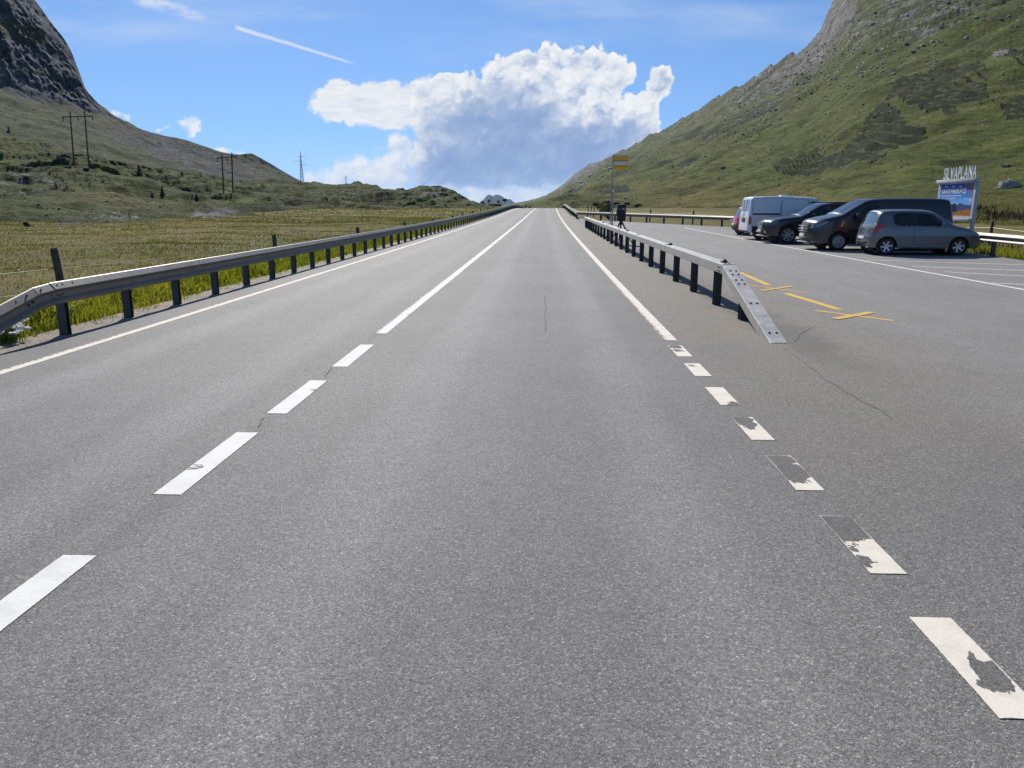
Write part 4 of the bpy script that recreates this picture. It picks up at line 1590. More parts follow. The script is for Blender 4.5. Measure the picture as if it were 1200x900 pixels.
    for i, p in enumerate(outline):
        istop = i < nt
        a, b = Vector(outline[i - 1]), Vector(outline[(i + 1) % nO])
        d = (b - a)
        nrm = Vector((-d.y, d.x)).normalized()
        if nrm.dot(Vector(p) - C) < 0: nrm = -nrm
        amt = 0.0
        if istop:
            amt = max(0, nrm.y) * crown_r + max(0, -nrm.x) * crown_n + max(0, nrm.x) * crown_t
        R_, L_ = vr[ring[i]], vl[ring[i]]
        row = [L_]
        for k in range(1, NS):
            f = k / NS
            y = L_.co.y + (R_.co.y - L_.co.y) * f
            e = 1 - (2 * f - 1) ** 2
            row.append(bm.verts.new((p[0] + nrm.x * amt * e, y, p[1] + nrm.y * amt * e)))
        row.append(R_)
        rows.append(row)

    def strip_key(i, k):
        q = (Vector(outline[i]) + Vector(outline[(i + 1) % nO])) / 2
        if i >= nt - 1: return ('body', 0, 0)
        for key, x0, x1, z0, z1, k0, k1 in spec['across']:
            if x0 <= q.x <= x1 and z0 <= q.y <= z1 and k0 <= k < k1:
                return (key, 0, 0)
        return ('body', 0, 0)
    for i in range(nO):
        a, b = rows[i], rows[(i + 1) % nO]
        for k in range(NS):
            try:
                fc = bm.faces.new((a[k], a[k + 1], b[k + 1], b[k]))
            except ValueError:
                continue
            keys.append((fc, strip_key(i, k)))
    bmesh.ops.recalc_face_normals(bm, faces=bm.faces)
    bm.normal_update()
    bm.verts.index_update()
    groups = {}
    for fc, kk in keys:
        if fc.is_valid: groups.setdefault(kk, []).append(fc)
    vn = {v: v.normal.copy() for v in bm.verts}
    push = {'side_window': -0.006, 'seal': -0.002, 'pillar': 0.001, 'gap': -0.008, 'door': 0.0, 'windshield': -0.004, 'rear_window': -0.004,
            'tail_light': 0.006, 'headlight': 0.004, 'grille': -0.012, 'lower_trim': 0.004, 'bumper': 0.006, 'roof_glass': 0.0, 'number_plate': 0.01}
    matof = {'body': mats['body'], 'side_window': mats.get('side_glass', M['glass']), 'seal': M['trim'], 'pillar': M['trim'], 'gap': M['gap'], 'door': mats['body'],
             'windshield': M['windscreen'], 'rear_window': mats.get('rear_glass', M['windscreen']), 'tail_light': M['red_lens'], 'headlight': M['clear_lens'],
             'grille': M['trim'], 'lower_trim': M['trim'], 'bumper': M['trim'], 'number_plate': M['plate']}
    nice = {'seal': 'window_seal', 'pillar': 'window_pillar', 'gap': 'door_gap'}
    body_o = None
    made = {}
    for kk, fl in sorted(groups.items(), key=lambda q: str(q[0])):
        key = kk[0]
        # cut fabricated pieces out of the shell
        vs, im, fs = [], {}, []
        d = push.get(key, 0.0)
        for fc in fl:
            ids = []
            for v in fc.verts:
                if v not in im:
                    im[v] = len(vs)
                    vs.append(v.co + vn[v] * d)
                ids.append(im[v])
            fs.append(ids)
        o = mesh_np(nice.get(key, key), vs, fs, matof[key], root, smooth=True, sharp=38)
        made.setdefault(key, []).append(o)
    bm.free()
    # cabin floor, seats: something dark to see through the glass
    cab = MB()
    cx0, cx1 = spec['cabin']
    cab.box(((cx0 + cx1) / 2, 0, zb * 0.45), (cx1 - cx0, W * 0.78, 0.04))
    fz = H - 1.22
    cab.build('cabin_floor', M['interior'], root)
    for sx in spec['seats']:
        for sy in (-0.36, 0.36):
            s = MB()
            s.box((sx, sy, fz + 0.12), (0.5, 0.48, 0.2))
            s.box((sx + 0.26, sy, fz + 0.42), (0.14, 0.46, 0.60))
            s.box((sx + 0.30, sy, fz + 0.82), (0.10, 0.26, 0.20))
            s.build('seat', M['interior'], root, bevel=0.05)
    # mirrors
    mx, mz = spec['mirror']
    for s in (-1, 1):
        mb = MB()
        yw = width(mx, mz - 0.04)
        mb.box((mx, s * (yw + 0.13), mz), (0.10, 0.19, 0.13 * spec.get('mirror_k', 1.0)))
        mb.box((mx + 0.01, s * (yw + 0.02), mz - 0.05), (0.05, 0.08, 0.035))
        mb.build('mirror', mats.get('mirror', mats['body']), root, bevel=0.025)
    # door handles
    for hx, hz in spec['handles']:
        for s in (-1, 1):
            yw = width(hx, hz)
            MB().box((hx, s * (yw + 0.008), hz), (0.17, 0.03, 0.028)).build('door_handle', mats.get('handle', mats['body']), root, bevel=0.01)
    # wheels
    proto = None
    for ax in spec['axles']:
        for s in (-1, 1):
            yw = W / 2 - spec.get('wheel_in', 0.025)
            if proto is None:
                proto = make_wheel(spec['wheel_r'], spec['tyre_w'], spec['rim'], mats.get('rim', M['alloy']), root)
                w = proto
            else:
                w = copy_tree(proto, root)
            w.location = (ax, s * yw, spec['wheel_r'])
            w.rotation_euler = (0, random.uniform(0, 1.0), 0 if s > 0 else math.pi)
    # dark wheel wells
    for ax in spec['axles']:
        MB().lathe([(R_a - 0.004, -W * 0.30), (R_a - 0.004, W * 0.30)], 22, 'Y', (ax, 0, spec['wheel_r'])).box((ax, 0, spec['wheel_r'] + 0.02), (R_a * 1.2, W * 0.35, 0.2)).build('wheel_well', M['gap'], root)
    return root, width, made


def make_wheel(r, w, rim, rmat, parent):
    """outer face towards +y"""
    wh = empty('wheel', parent=parent)
    rr = r * rim['k']
    MB().lathe([(rr * 0.98, -w), (r * 0.93, -w * 1.0), (r, -w * 0.85), (r, -w * 0.15), (r * 0.97, -0.012), (r * 0.90, 0.0), (rr * 1.04, -0.006), (rr, -0.02)], 32).build('tyre', M['tyre'], wh, smooth=True)
    mb = MB()
    mb.lathe([(rr, -0.02), (rr * 0.985, -0.006), (rr * 0.93, -0.012), (rr * 0.91, -w * 0.55)], 32)
    mb.lathe([(rr * 0.91, -w * 0.55), (0.001, -w * 0.55)], 24)
    n = rim['n']
    if n:
        for k in range(n):
            t = 2 * math.pi * k / n
            for off in rim.get('pair', (0.0,)):
                a = t + off
                m = Matrix.Rotation(-a, 4, 'Y')
                w0, w1 = rim['sw']
                q = [(rr * 0.14, w0), (rr * 0.95, w1)]
                vs = []
                for x, ww in q:
                    for yy in (-0.018, -0.06):
                        for sgn in (-1, 1):
                            vs.append(m @ Vector((x, yy - (0.012 if x < rr * 0.5 else 0), sgn * ww * rr)))
                mb.add(vs, [(0, 1, 5, 4), (2, 6, 7, 3), (0, 4, 6, 2), (1, 3, 7, 5), (4, 5, 7, 6), (0, 2, 3, 1)])
        mb.lathe([(0.001, -0.022), (rr * 0.15, -0.024), (rr * 0.19, -0.04), (rr * 0.19, -0.07)], 16)
    else:
        mb.lathe([(rr * 0.93, -0.014), (rr * 0.80, -0.03), (rr * 0.62, -0.004), (rr * 0.52, 0.0), (rr * 0.50, -0.03), (rr * 0.36, -0.032), (rr * 0.33, 0.006), (0.001, 0.012)], 28)
    mb.build('rim', rmat, wh, smooth=True, sharp=30)
    if n:
        MB().lathe([(rr * 0.88, -0.09), (0.001, -0.09)], 20).build('brake_disc', M['trim'], wh)
    else:
        h = MB()
        for k in range(12):
            t = 2 * math.pi * k / 12
            h.box((0, 0, 0), (rr * 0.10, 0.012, rr * 0.16), Matrix.Rotation(-t, 4, 'Y') @ Matrix.Translation((rr * 0.72, -0.014, 0)))
        h.build('vent_holes', M['gap'], wh)
    return wh


def bits(root, name, mat, boxes, bevel=0.008):
    mb = MB()
    for c, s in boxes: mb.box(c, s)
    return mb.build(name, mat, root, bevel=bevel)


def park(root, spot, lx, ly, rz):
    """stand the car so that its local point (lx, ly) touches the ground at spot"""
    c, s = math.cos(rz), math.sin(rz)
    x, y = spot[0] - (c * lx - s * ly), spot[1] - (s * lx + c * ly)
    root.location = (x, y, float(zr(y)))
    root.rotation_euler = (0, 0, rz)


# --- small grey hatchback, nose towards the back rail
hatch = dict(W=1.69, H=1.50, L=3.70, sill=0.24, arch=0.345, wheel_r=0.30, tyre_w=0.19, axles=(0.80, 3.17), belt=0.93, lean=0.24, lean2=0.10,
    top=[(0.13, 0.22), (0.03, 0.30), (0.0, 0.50), (0.03, 0.64), (0.14, 0.76), (0.48, 0.90), (0.92, 0.985), (1.05, 1.04), (1.60, 1.415), (1.82, 1.485), (2.35, 1.51), (2.95, 1.505), (3.30, 1.47), (3.40, 1.42), (3.52, 1.10), (3.57, 1.00), (3.62, 0.88), (3.645, 0.70), (3.70, 0.56), (3.69, 0.38), (3.60, 0.27)],
    windows=[[(1.42, 0.985), (1.84, 1.385), (2.24, 1.415), (2.26, 0.965)], [(2.36, 0.965), (2.34, 1.415), (2.86, 1.41), (3.03, 1.33), (2.96, 0.99)]],
    pillars=[[(2.235, 0.985), (2.225, 1.405), (2.355, 1.405), (2.375, 0.985)], [(1.26, 0.985), (1.72, 1.375), (1.82, 1.375), (1.40, 0.985)]],
    doors=[[(1.20, 0.36), (1.14, 0.70), (1.36, 0.98), (1.82, 1.425), (2.29, 1.455), (2.30, 0.95), (2.30, 0.34)], [(2.31, 0.34), (2.315, 0.95), (2.30, 1.455), (2.88, 1.445), (3.08, 1.33), (3.02, 0.97), (2.86, 0.66), (2.72, 0.34)]],
    side_lamps=[('tail_light', [(3.40, 1.02), (3.56, 0.98), (3.64, 0.80), (3.66, 0.74), (3.52, 0.74), (3.42, 0.86), (3.22, 0.99), (3.24, 1.03)]),
                ('headlight', [(0.04, 0.66), (0.16, 0.76), (0.48, 0.88), (0.50, 0.84), (0.26, 0.68), (0.07, 0.60)])],
    across=[('windshield', 1.05, 1.62, 0.9, 1.42, 0, 10), ('rear_window', 3.40, 3.57, 1.02, 1.40, 1, 9), ('headlight', -0.05, 0.2, 0.62, 0.74, 0, 1), ('headlight', -0.05, 0.2, 0.62, 0.74, 9, 10),
            ('tail_light', 3.5, 3.75, 0.76, 0.96, 0, 0), ('grille', -0.1, 0.1, 0.30, 0.46, 2, 8), ('number_plate', 3.6, 3.8, 0.52, 0.60, 3, 7)],
    cabin=(1.2, 3.3), seats=(1.75, 2.55), mirror=(1.46, 1.05), handles=[(2.12, 0.86), (2.88, 0.90)], rim=dict(k=0.66, n=6, sw=(0.17, 0.13)),
    tail_taper=0.55, tail_in=0.11, nose_in=0.20, inset=0.09, round=0.125, tail_bow=0.07)
car, wd, made = build_car('parked_hatchback', hatch, dict(body=M['paint_grey'], handle=M['paint_grey'], rim=M['alloy']))
tag(car, 'small grey hatchback parked nose to the back rail, nearest of the parked vehicles', 'car', 'vehicles parked in the lay-by')
bits(car, 'exhaust_pipe', M['chrome'], [((3.66, 0.50, 0.27), (0.16, 0.07, 0.06))], 0.02)
bits(car, 'sill_trim', M['paint_grey'], [((2.0, s * 0.825, 0.30), (1.55, 0.04, 0.09)) for s in (-1, 1)], 0.02)
bits(car, 'window_wiper', M['trim'], [((3.50, 0.1, 1.06), (0.02, 0.36, 0.02))])
bits(car, 'boot_badge', M['chrome'], [((3.72, 0.0, 0.78), (0.012, 0.10, 0.05))], 0.004)
bits(car, 'bumper_strip', M['trim'], [((3.735, 0.0, 0.43), (0.03, 0.9, 0.06))], 0.01)
park(car, on_road(1037.7, 299.3), 3.17, 0.82, math.pi - R(2.2))

# --- dark grey passenger van
mpv = dict(W=1.93, H=1.91, L=5.14, sill=0.27, arch=0.385, wheel_r=0.335, tyre_w=0.22, axles=(0.92, 4.12), belt=1.16, lean=0.15, lean2=0.06,
    top=[(0.14, 0.24), (0.03, 0.32), (0.0, 0.52), (0.01, 0.80), (0.06, 1.00), (0.20, 1.10), (0.55, 1.20), (0.92, 1.27), (1.04, 1.32), (1.80, 1.78), (2.05, 1.865), (2.5, 1.90), (3.6, 1.915), (4.7, 1.895), (4.92, 1.85), (5.00, 1.74), (5.08, 1.25), (5.12, 1.0), (5.14, 0.60), (5.12, 0.38), (5.04, 0.27)],
    windows=[[(1.36, 1.21), (1.98, 1.70), (2.34, 1.74), (2.34, 1.15)], [(2.62, 1.18), (2.62, 1.74), (3.62, 1.745), (3.62, 1.18)], [(3.70, 1.18), (3.70, 1.745), (4.72, 1.725), (4.86, 1.60), (4.92, 1.22)]],
    doors=[[(1.32, 0.42), (1.26, 0.80), (1.30, 1.20), (1.94, 1.75), (2.47, 1.80), (2.48, 1.1), (2.48, 0.36), (1.4, 0.36)], [(2.50, 0.36), (2.50, 1.1), (2.49, 1.80), (3.66, 1.81), (3.66, 1.1), (3.66, 0.36)]],
    side_lamps=[('headlight', [(0.05, 0.88), (0.10, 1.00), (0.24, 1.065), (0.54, 1.11), (0.46, 1.02), (0.30, 0.94), (0.10, 0.84)])],
    across=[('windshield', 1.05, 1.86, 1.2, 1.80, 0, 10), ('rear_window', 4.9, 5.12, 1.15, 1.72, 1, 9), ('grille', -0.1, 0.08, 0.66, 0.98, 2, 8), ('grille', -0.1, 0.1, 0.30, 0.46, 1, 9), ('headlight', -0.05, 0.2, 0.82, 1.02, 0, 1), ('headlight', -0.05, 0.2, 0.82, 1.02, 9, 10)],
    cabin=(1.3, 4.9), seats=(1.95, 3.1, 4.0), mirror=(1.50, 1.26), mirror_k=1.5, handles=[(2.34, 1.03), (2.68, 1.03)], rim=dict(k=0.68, n=0, sw=(0, 0)),
    nose_in=0.18, tail_in=0.05, tail_taper=0.3, inset=0.085, round=0.14, nose_taper=0.8, nose_bow=0.13)
car, wd, made = build_car('parked_minivan', mpv, dict(body=M['paint_dark'], side_glass=M['glass_dark'], rear_glass=M['glass_dark'], rim=M['steel_rim'], mirror=M['trim'], handle=M['trim']))
for o in made['side_window']:
    if min(v.co.x for v in o.data.vertices) < 1.7: o.data.materials[0] = M['glass']
tag(car, 'dark grey passenger van with silver grille bars parked nose to the road behind the hatchback', 'van', 'vehicles parked in the lay-by')
bits(car, 'grille_bar', M['chrome'], [((-0.115, 0, 0.90), (0.03, 1.02, 0.035)), ((-0.118, 0, 0.80), (0.03, 1.02, 0.035)), ((-0.118, 0, 0.71), (0.03, 0.98, 0.03))])
b = MB().lathe([(0.001, -0.016), (0.085, -0.016), (0.095, 0.0), (0.095, 0.02)], 20, 'Z').build('round_badge', M['chrome'], car, smooth=True)
b.location = (-0.125, 0, 0.83); b.rotation_euler = (0, math.pi / 2, 0)
bits(car, 'number_plate', M['plate'], [((-0.135, 0, 0.55), (0.014, 0.52, 0.11))], 0.004)
bits(car, 'bumper_lip', M['steel_rim'], [((-0.08, 0, 0.30), (0.10, 1.15, 0.04))], 0.015)
bits(car, 'side_moulding', M['trim'], [((2.5, s * 0.955, 0.62), (2.5, 0.03, 0.06)) for s in (-1, 1)], 0.012)
park(car, on_road(981.3, 293.9), 0.92, -0.94, R(0.5))

# --- black off-road wagon
suv = dict(W=1.93, H=1.76, L=4.85, sill=0.33, arch=0.425, wheel_r=0.375, tyre_w=0.25, axles=(0.86, 3.79), belt=1.12, lean=0.30, lean2=0.06,
    top=[(0.16, 0.28), (0.03, 0.36), (0.0, 0.58), (0.02, 0.80), (0.08, 0.93), (0.30, 1.03), (0.8, 1.11), (1.36, 1.17), (1.46, 1.20), (2.12, 1.60), (2.4, 1.70), (2.9, 1.755), (3.6, 1.74), (4.2, 1.66), (4.40, 1.60), (4.66, 1.20), (4.74, 1.08), (4.80, 0.85), (4.85, 0.62), (4.82, 0.42), (4.72, 0.32)],
    windows=[[(1.78, 1.17), (2.36, 1.57), (2.66, 1.62), (2.66, 1.14)], [(2.76, 1.14), (2.76, 1.625), (3.48, 1.60), (3.62, 1.18)], [(3.72, 1.19), (3.60, 1.585), (4.05, 1.545), (4.28, 1.28)]],
    doors=[[(1.46, 0.50), (1.42, 0.9), (1.70, 1.16), (2.32, 1.62), (2.70, 1.66), (2.71, 1.1), (2.71, 0.44), (1.55, 0.44)], [(2.73, 0.44), (2.73, 1.1), (2.72, 1.66), (3.52, 1.64), (3.68, 1.18), (3.48, 0.85), (3.30, 0.44)]],
    side_lamps=[('headlight', [(0.05, 0.82), (0.09, 0.92), (0.28, 0.975), (0.50, 0.99), (0.44, 0.92), (0.26, 0.85), (0.10, 0.79)])],
    across=[('windshield', 1.46, 2.18, 1.15, 1.64, 0, 10), ('rear_window', 4.40, 4.70, 1.2, 1.58, 1, 9), ('grille', -0.1, 0.1, 0.66, 0.90, 3, 7), ('grille', -0.1, 0.1, 0.34, 0.50, 1, 9), ('headlight', -0.05, 0.12, 0.76, 0.94, 0, 2), ('headlight', -0.05, 0.12, 0.76, 0.94, 8, 10)],
    cabin=(1.6, 4.3), seats=(2.3, 3.2), mirror=(1.86, 1.22), mirror_k=1.2, handles=[(2.55, 1.0), (3.35, 1.02)], rim=dict(k=0.70, n=7, sw=(0.05, 0.07), pair=(-0.13, 0.13)),
    nose_in=0.20, tail_in=0.10, inset=0.11, round=0.17, nose_bow=0.11)
car, wd, made = build_car('parked_suv', suv, dict(body=M['paint_black'], rim=M['steel_rim']))
tag(car, 'glossy black off-road wagon with twin kidney grille parked beside the white van', 'car', 'vehicles parked in the lay-by')
for s in (-1, 1):
    g = MB()
    pl = [(0.05, 0.70), (0.30, 0.69), (0.34, 0.80), (0.28, 0.91), (0.08, 0.91), (0.04, 0.80)]
    ring = [Vector((-0.105, s * a, b)) for a, b in pl]
    g.tube(ring + [ring[0]], 0.018, 6)
    for k in range(5):
        g.box((-0.098, s * (0.09 + k * 0.05), 0.80), (0.02, 0.014, 0.19))
    g.build('kidney_grille', M['chrome'], car, smooth=True)
    MB().box((-0.03, s * 0.62, 0.50), (0.06, 0.24, 0.09)).build('fog_lamp', M['clear_lens'], car, bevel=0.02)
bits(car, 'number_plate', M['plate'], [((-0.125, 0, 0.54), (0.014, 0.52, 0.11))], 0.004)
bits(car, 'bumper_lip', M['steel_rim'], [((-0.05, 0, 0.33), (0.12, 1.1, 0.05))], 0.02)
bits(car, 'roof_rail', M['trim'], [((3.1, s * 0.62, 1.765), (1.9, 0.04, 0.035)) for s in (-1, 1)], 0.012)
park(car, on_road(922.5, 285.8), 0.86, -0.94, R(1.0))

# --- white panel van
van = dict(W=1.97, H=2.02, L=4.90, sill=0.30, arch=0.40, wheel_r=0.335, tyre_w=0.21, axles=(0.95, 3.88), belt=1.22, lean=0.085, lean2=0.03,
    top=[(0.14, 0.28), (0.03, 0.36), (0.0, 0.60), (0.02, 0.85), (0.10, 1.00), (0.35, 1.12), (0.80, 1.24), (0.92, 1.30), (1.58, 1.84), (1.80, 1.95), (2.2, 2.0), (3.2, 2.03), (4.5, 2.015), (4.74, 1.99), (4.80, 1.92), (4.86, 1.3), (4.90, 0.85), (4.90, 0.50), (4.87, 0.36)],
    windows=[[(1.20, 1.27), (1.76, 1.80), (2.02, 1.83), (2.02, 1.22)]],
    doors=[[(1.22, 0.42), (1.14, 0.9), (1.14, 1.26), (1.72, 1.85), (2.12, 1.88), (2.13, 1.1), (2.13, 0.38), (1.35, 0.38)], [(2.15, 0.60), (2.15, 1.2), (2.15, 1.90), (3.38, 1.91), (3.38, 1.2), (3.38, 0.60)]],
    side_lamps=[('tail_light', [(4.76, 1.12), (4.885, 1.12), (4.90, 0.74), (4.76, 0.74)]), ('headlight', [(0.04, 0.80), (0.10, 0.99), (0.36, 1.08), (0.40, 0.98), (0.12, 0.78)])],
    trim=[(0.02, 0.31), (0.02, 0.60), (1.30, 0.66), (3.40, 0.66), (4.72, 0.66), (4.72, 0.31)],
    across=[('windshield', 0.92, 1.64, 1.25, 1.88, 0, 10), ('rear_window', 4.76, 4.90, 1.34, 1.88, 1, 5), ('rear_window', 4.76, 4.90, 1.34, 1.88, 5, 9), ('grille', -0.1, 0.1, 0.62, 0.86, 2, 8), ('bumper', 4.8, 5.0, 0.3, 0.46, 0, 10)],
    cabin=(1.1, 2.3), seats=(1.65,), mirror=(1.36, 1.34), mirror_k=1.6, handles=[(2.0, 1.05)], rim=dict(k=0.66, n=0, sw=(0, 0)),
    nose_in=0.18, tail_in=0.02, tail_taper=0.15, inset=0.07, round=0.11, tail_bow=0.02, nose_bow=0.10, wheel_in=0.04)
car, wd, made = build_car('parked_panel_van', van, dict(body=M['paint_white'], rim=M['steel_rim'], mirror=M['trim'], handle=M['trim']))
tag(car, 'white panel van with dark lower cladding parked tail to the road beside the black wagon', 'van', 'vehicles parked in the lay-by')
for s in (-1, 1):
    MB().box((4.07, s * (wd(4.05, 1.22) + 0.006), 1.22), (1.28, 0.02, 0.07)).build('slide_rail', M['trim'], car)
    for x in (2.14, 3.40, 4.74):
        MB().box((x, s * (wd(x, 1.2) + 0.001), 1.30), (0.014, 0.008, 1.16)).build('panel_seam', M['gap'], car)
bits(car, 'rear_door_seam', M['gap'], [((4.905, 0, 1.2), (0.02, 0.014, 1.3))], 0.002)
bits(car, 'number_plate', M['trim'], [((4.925, 0.02, 0.94), (0.015, 0.52, 0.20))], 0.004)
bits(car, 'roof_vent', M['plate'], [((3.1, 0.1, 2.075), (0.35, 0.5, 0.07))], 0.03)
park(car, on_road(876.5, 281.6), 4.86, 0.95, math.pi - R(0.5))

# --- red hatchback half hidden behind the van
red = dict(hatch)
red['pillars'] = []
red['windows'] = [[(1.42, 0.985), (1.86, 1.36), (2.62, 1.395), (2.66, 0.965)], [(2.76, 0.97), (2.73, 1.385), (3.02, 1.34), (3.13, 1.02)]]
red['doors'] = [[(1.20, 0.36), (1.14, 0.70), (1.36, 0.98), (1.84, 1.405), (2.69, 1.435), (2.70, 0.95), (2.66, 0.34)]]
red['handles'] = [(2.5, 0.87)]
red['across'] = [q for q in hatch['across'] if q[0] != 'tail_light'] + [('bumper', 3.55, 3.9, 0.25, 0.56, 0, 10)]
car, wd, made = build_car('parked_hatchback', red, dict(body=M['paint_red'], rim=M['alloy']))
tag(car, 'red hatchback mostly hidden behind the white van with only its tail showing', 'car', 'vehicles parked in the lay-by')
park(car, on_road(864.5, 275.8), 3.64, 0.80, math.pi - R(0.5))
# ------------------------------------------------------------------ signs and small furniture
M['sign_yellow'] = simple('sign_yellow', (0.95, 0.50, 0.02), 0.4, var=0.08)
M['sign_white'] = simple('sign_white', (0.72, 0.72, 0.70), 0.4)
M['black'] = simple('black_enclosure', (0.010, 0.010, 0.011), 0.5, var=0.3)
M['pole'] = steel_material('galvanised_pole', (0.36, 0.36, 0.37), 0.5, 0.6)
M['frame_grey'] = steel_material('painted_frame', (0.50, 0.51, 0.52), 0.45, 0.25)
M['letter'] = simple('letter_enamel', (0.66, 0.70, 0.72), 0.4)
M['print_white'] = simple('print_white', (0.75, 0.77, 0.80), 0.35)

# bus stop sign
b0 = on_road(714.5, 279.5)
root = empty('bus_stop_sign', tuple(b0))
tag(root, 'yellow and white bus stop sign on a tall thin pole behind the box beam rail', 'sign')
hs = lambda v: CAM_H + ray(724, v).z / ray(724, v).y * b0.y - b0.z
MB().tube([(0.0, 0, 0), (0.03, 0, 2.0), (0.06, 0, hs(181))], 0.024, 10).build('pole', M['pole'], root, smooth=True)
MB().tube([(0.10, -0.02, 0.0), (0.10, -0.02, hs(224))], 0.036, 10).build('lower_post', M['pole'], root, smooth=True)
MB().lathe([(0.001, 0.05), (0.05, 0.04), (0.05, -0.05)], 12, 'Z', (0.10, -0.02, hs(224))).build('post_cap', M['sign_white'], root)
bits(root, 'clamp', M['pole'], [((0.06, -0.01, 1.0), (0.16, 0.05, 0.05)), ((0.07, -0.01, 1.75), (0.16, 0.05, 0.05))])
w0, w1 = 0.08, 0.81
zt, zb_ = hs(182.5), hs(198.5)
MB().box(((w0 + w1) / 2, 0, (zt + zb_) / 2), (w1 - w0, 0.05, zt - zb_)).build('panel', M['sign_yellow'], root, bevel=0.01)
MB().box(((w0 + w1) / 2, -0.005, zt + 0.05), (w1 - w0 + 0.02, 0.09, 0.10)).build('top_bar', M['sign_white'], root, bevel=0.02)
MB().box(((w0 + w1) / 2, -0.027, zb_ + (zt - zb_) * 0.46), (w1 - w0 - 0.05, 0.012, (zt - zb_) * 0.24)).build('name_field', M['sign_white'], root)
MB().box(((w0 + w1) / 2, -0.027, zb_ + (zt - zb_) * 0.235), (w1 - w0 - 0.05, 0.010, 0.018)).build('dark_line', M['crack'], root)
MB().box(((w0 + w1) / 2, -0.027, zb_ + (zt - zb_) * 0.66), (w1 - w0 - 0.05, 0.010, 0.018)).build('dark_line', M['crack'], root)

# black measuring unit on a tripod
b0 = on_road(727, 286.0)
root = empty('tripod_unit', tuple(b0))
tag(root, 'black boxy measuring unit on a black tripod behind the box beam rail', 'tripod')
zc = b0.y * 1.02 / FPX
z_top, z_mid = (CAM_H + ray(726, v).z / ray(726, v).y * b0.y - b0.z for v in (240.5, 259.0))
mb = MB()
MB().box((0, 0, (z_top + z_mid) / 2), (0.37, 0.30, z_top - z_mid)).build('housing', M['black'], root, bevel=0.035)
MB().box((0, 0, z_top + 0.012), (0.40, 0.33, 0.03)).build('housing_lid', M['trim'], root, bevel=0.012)
MB().box((-0.06, -0.157, z_top - 0.16), (0.16, 0.02, 0.14)).build('window_plate', M['glass_dark'], root, bevel=0.008)
MB().lathe([(0.001, -0.02), (0.05, -0.02), (0.055, 0.0)], 16, 'Y', (0.08, -0.152, z_top - 0.16)).build('lens', M['clear_lens'], root)
MB().box((-0.20, 0, (z_top + z_mid) / 2), (0.03, 0.10, 0.25)).build('side_handle', M['trim'], root, bevel=0.01)
MB().tube([(0, 0, z_mid - 0.16), (0, 0, z_mid + 0.01)], 0.07, 10).build('tripod_head', M['trim'], root, smooth=True)
for a in (R(-28), R(92), R(212)):
    d = Vector((math.cos(a), math.sin(a), 0))
    p0 = Vector((0, 0, z_mid - 0.06)) + d * 0.06
    p1 = d * 0.56
    MB().tube([p0, p0.lerp(p1, 0.55)], 0.032, 8).tube([p0.lerp(p1, 0.5), p1 + Vector((0, 0, 0.02))], 0.021, 8).build('leg', M['trim'], root, smooth=True)
    MB().tube([Vector((0, 0, z_mid - 0.42)), p0.lerp(p1, 0.5)], 0.012, 6).build('brace', M['trim'], root)
MB().tube([(0, 0, z_mid - 0.45), (0, 0, z_mid - 0.1)], 0.025, 8).build('centre_column', M['pole'], root)

# ------------------------------------------------------------------ billboard with raised place name
PX, PY0, PY1 = 16.68, 31.2, 34.15
gz = drop(PX, PY0)
root = empty('billboard', (PX, (PY0 + PY1) / 2, gz))
tag(root, 'roadside billboard with a blue mountain poster and raised SILVAPLANA letters on its top', 'billboard')
ln = PY1 - PY0
zz = lambda v: CAM_H + ray(1144, v).z / ray(1144, v).x * PX - gz
zT, zB = zz(211.5), zz(257.5)
# local frame: y along the board, face towards -x; the text reads from far (+y) to near (-y)
for yy in (-ln / 2 + 0.09, ln / 2 - 0.09):
    MB().box((0.06, yy, zT / 2 - 0.1), (0.13, 0.11, zT + 0.2)).build('support_post', M['frame_grey'], root, bevel=0.01)
MB().box((0.05, 0, (zT + zB) / 2), (0.10, ln - 0.16, zT - zB - 0.02)).build('panel', M['frame_grey'], root)
MB().box((-0.02, 0, zT + 0.03), (0.20, ln + 0.06, 0.13)).build('top_rail', M['frame_grey'], root, bevel=0.012)
MB().box((-0.02, 0, zB - 0.02), (0.20, ln - 0.10, 0.13)).build('bottom_rail', M['frame_grey'], root, bevel=0.012)


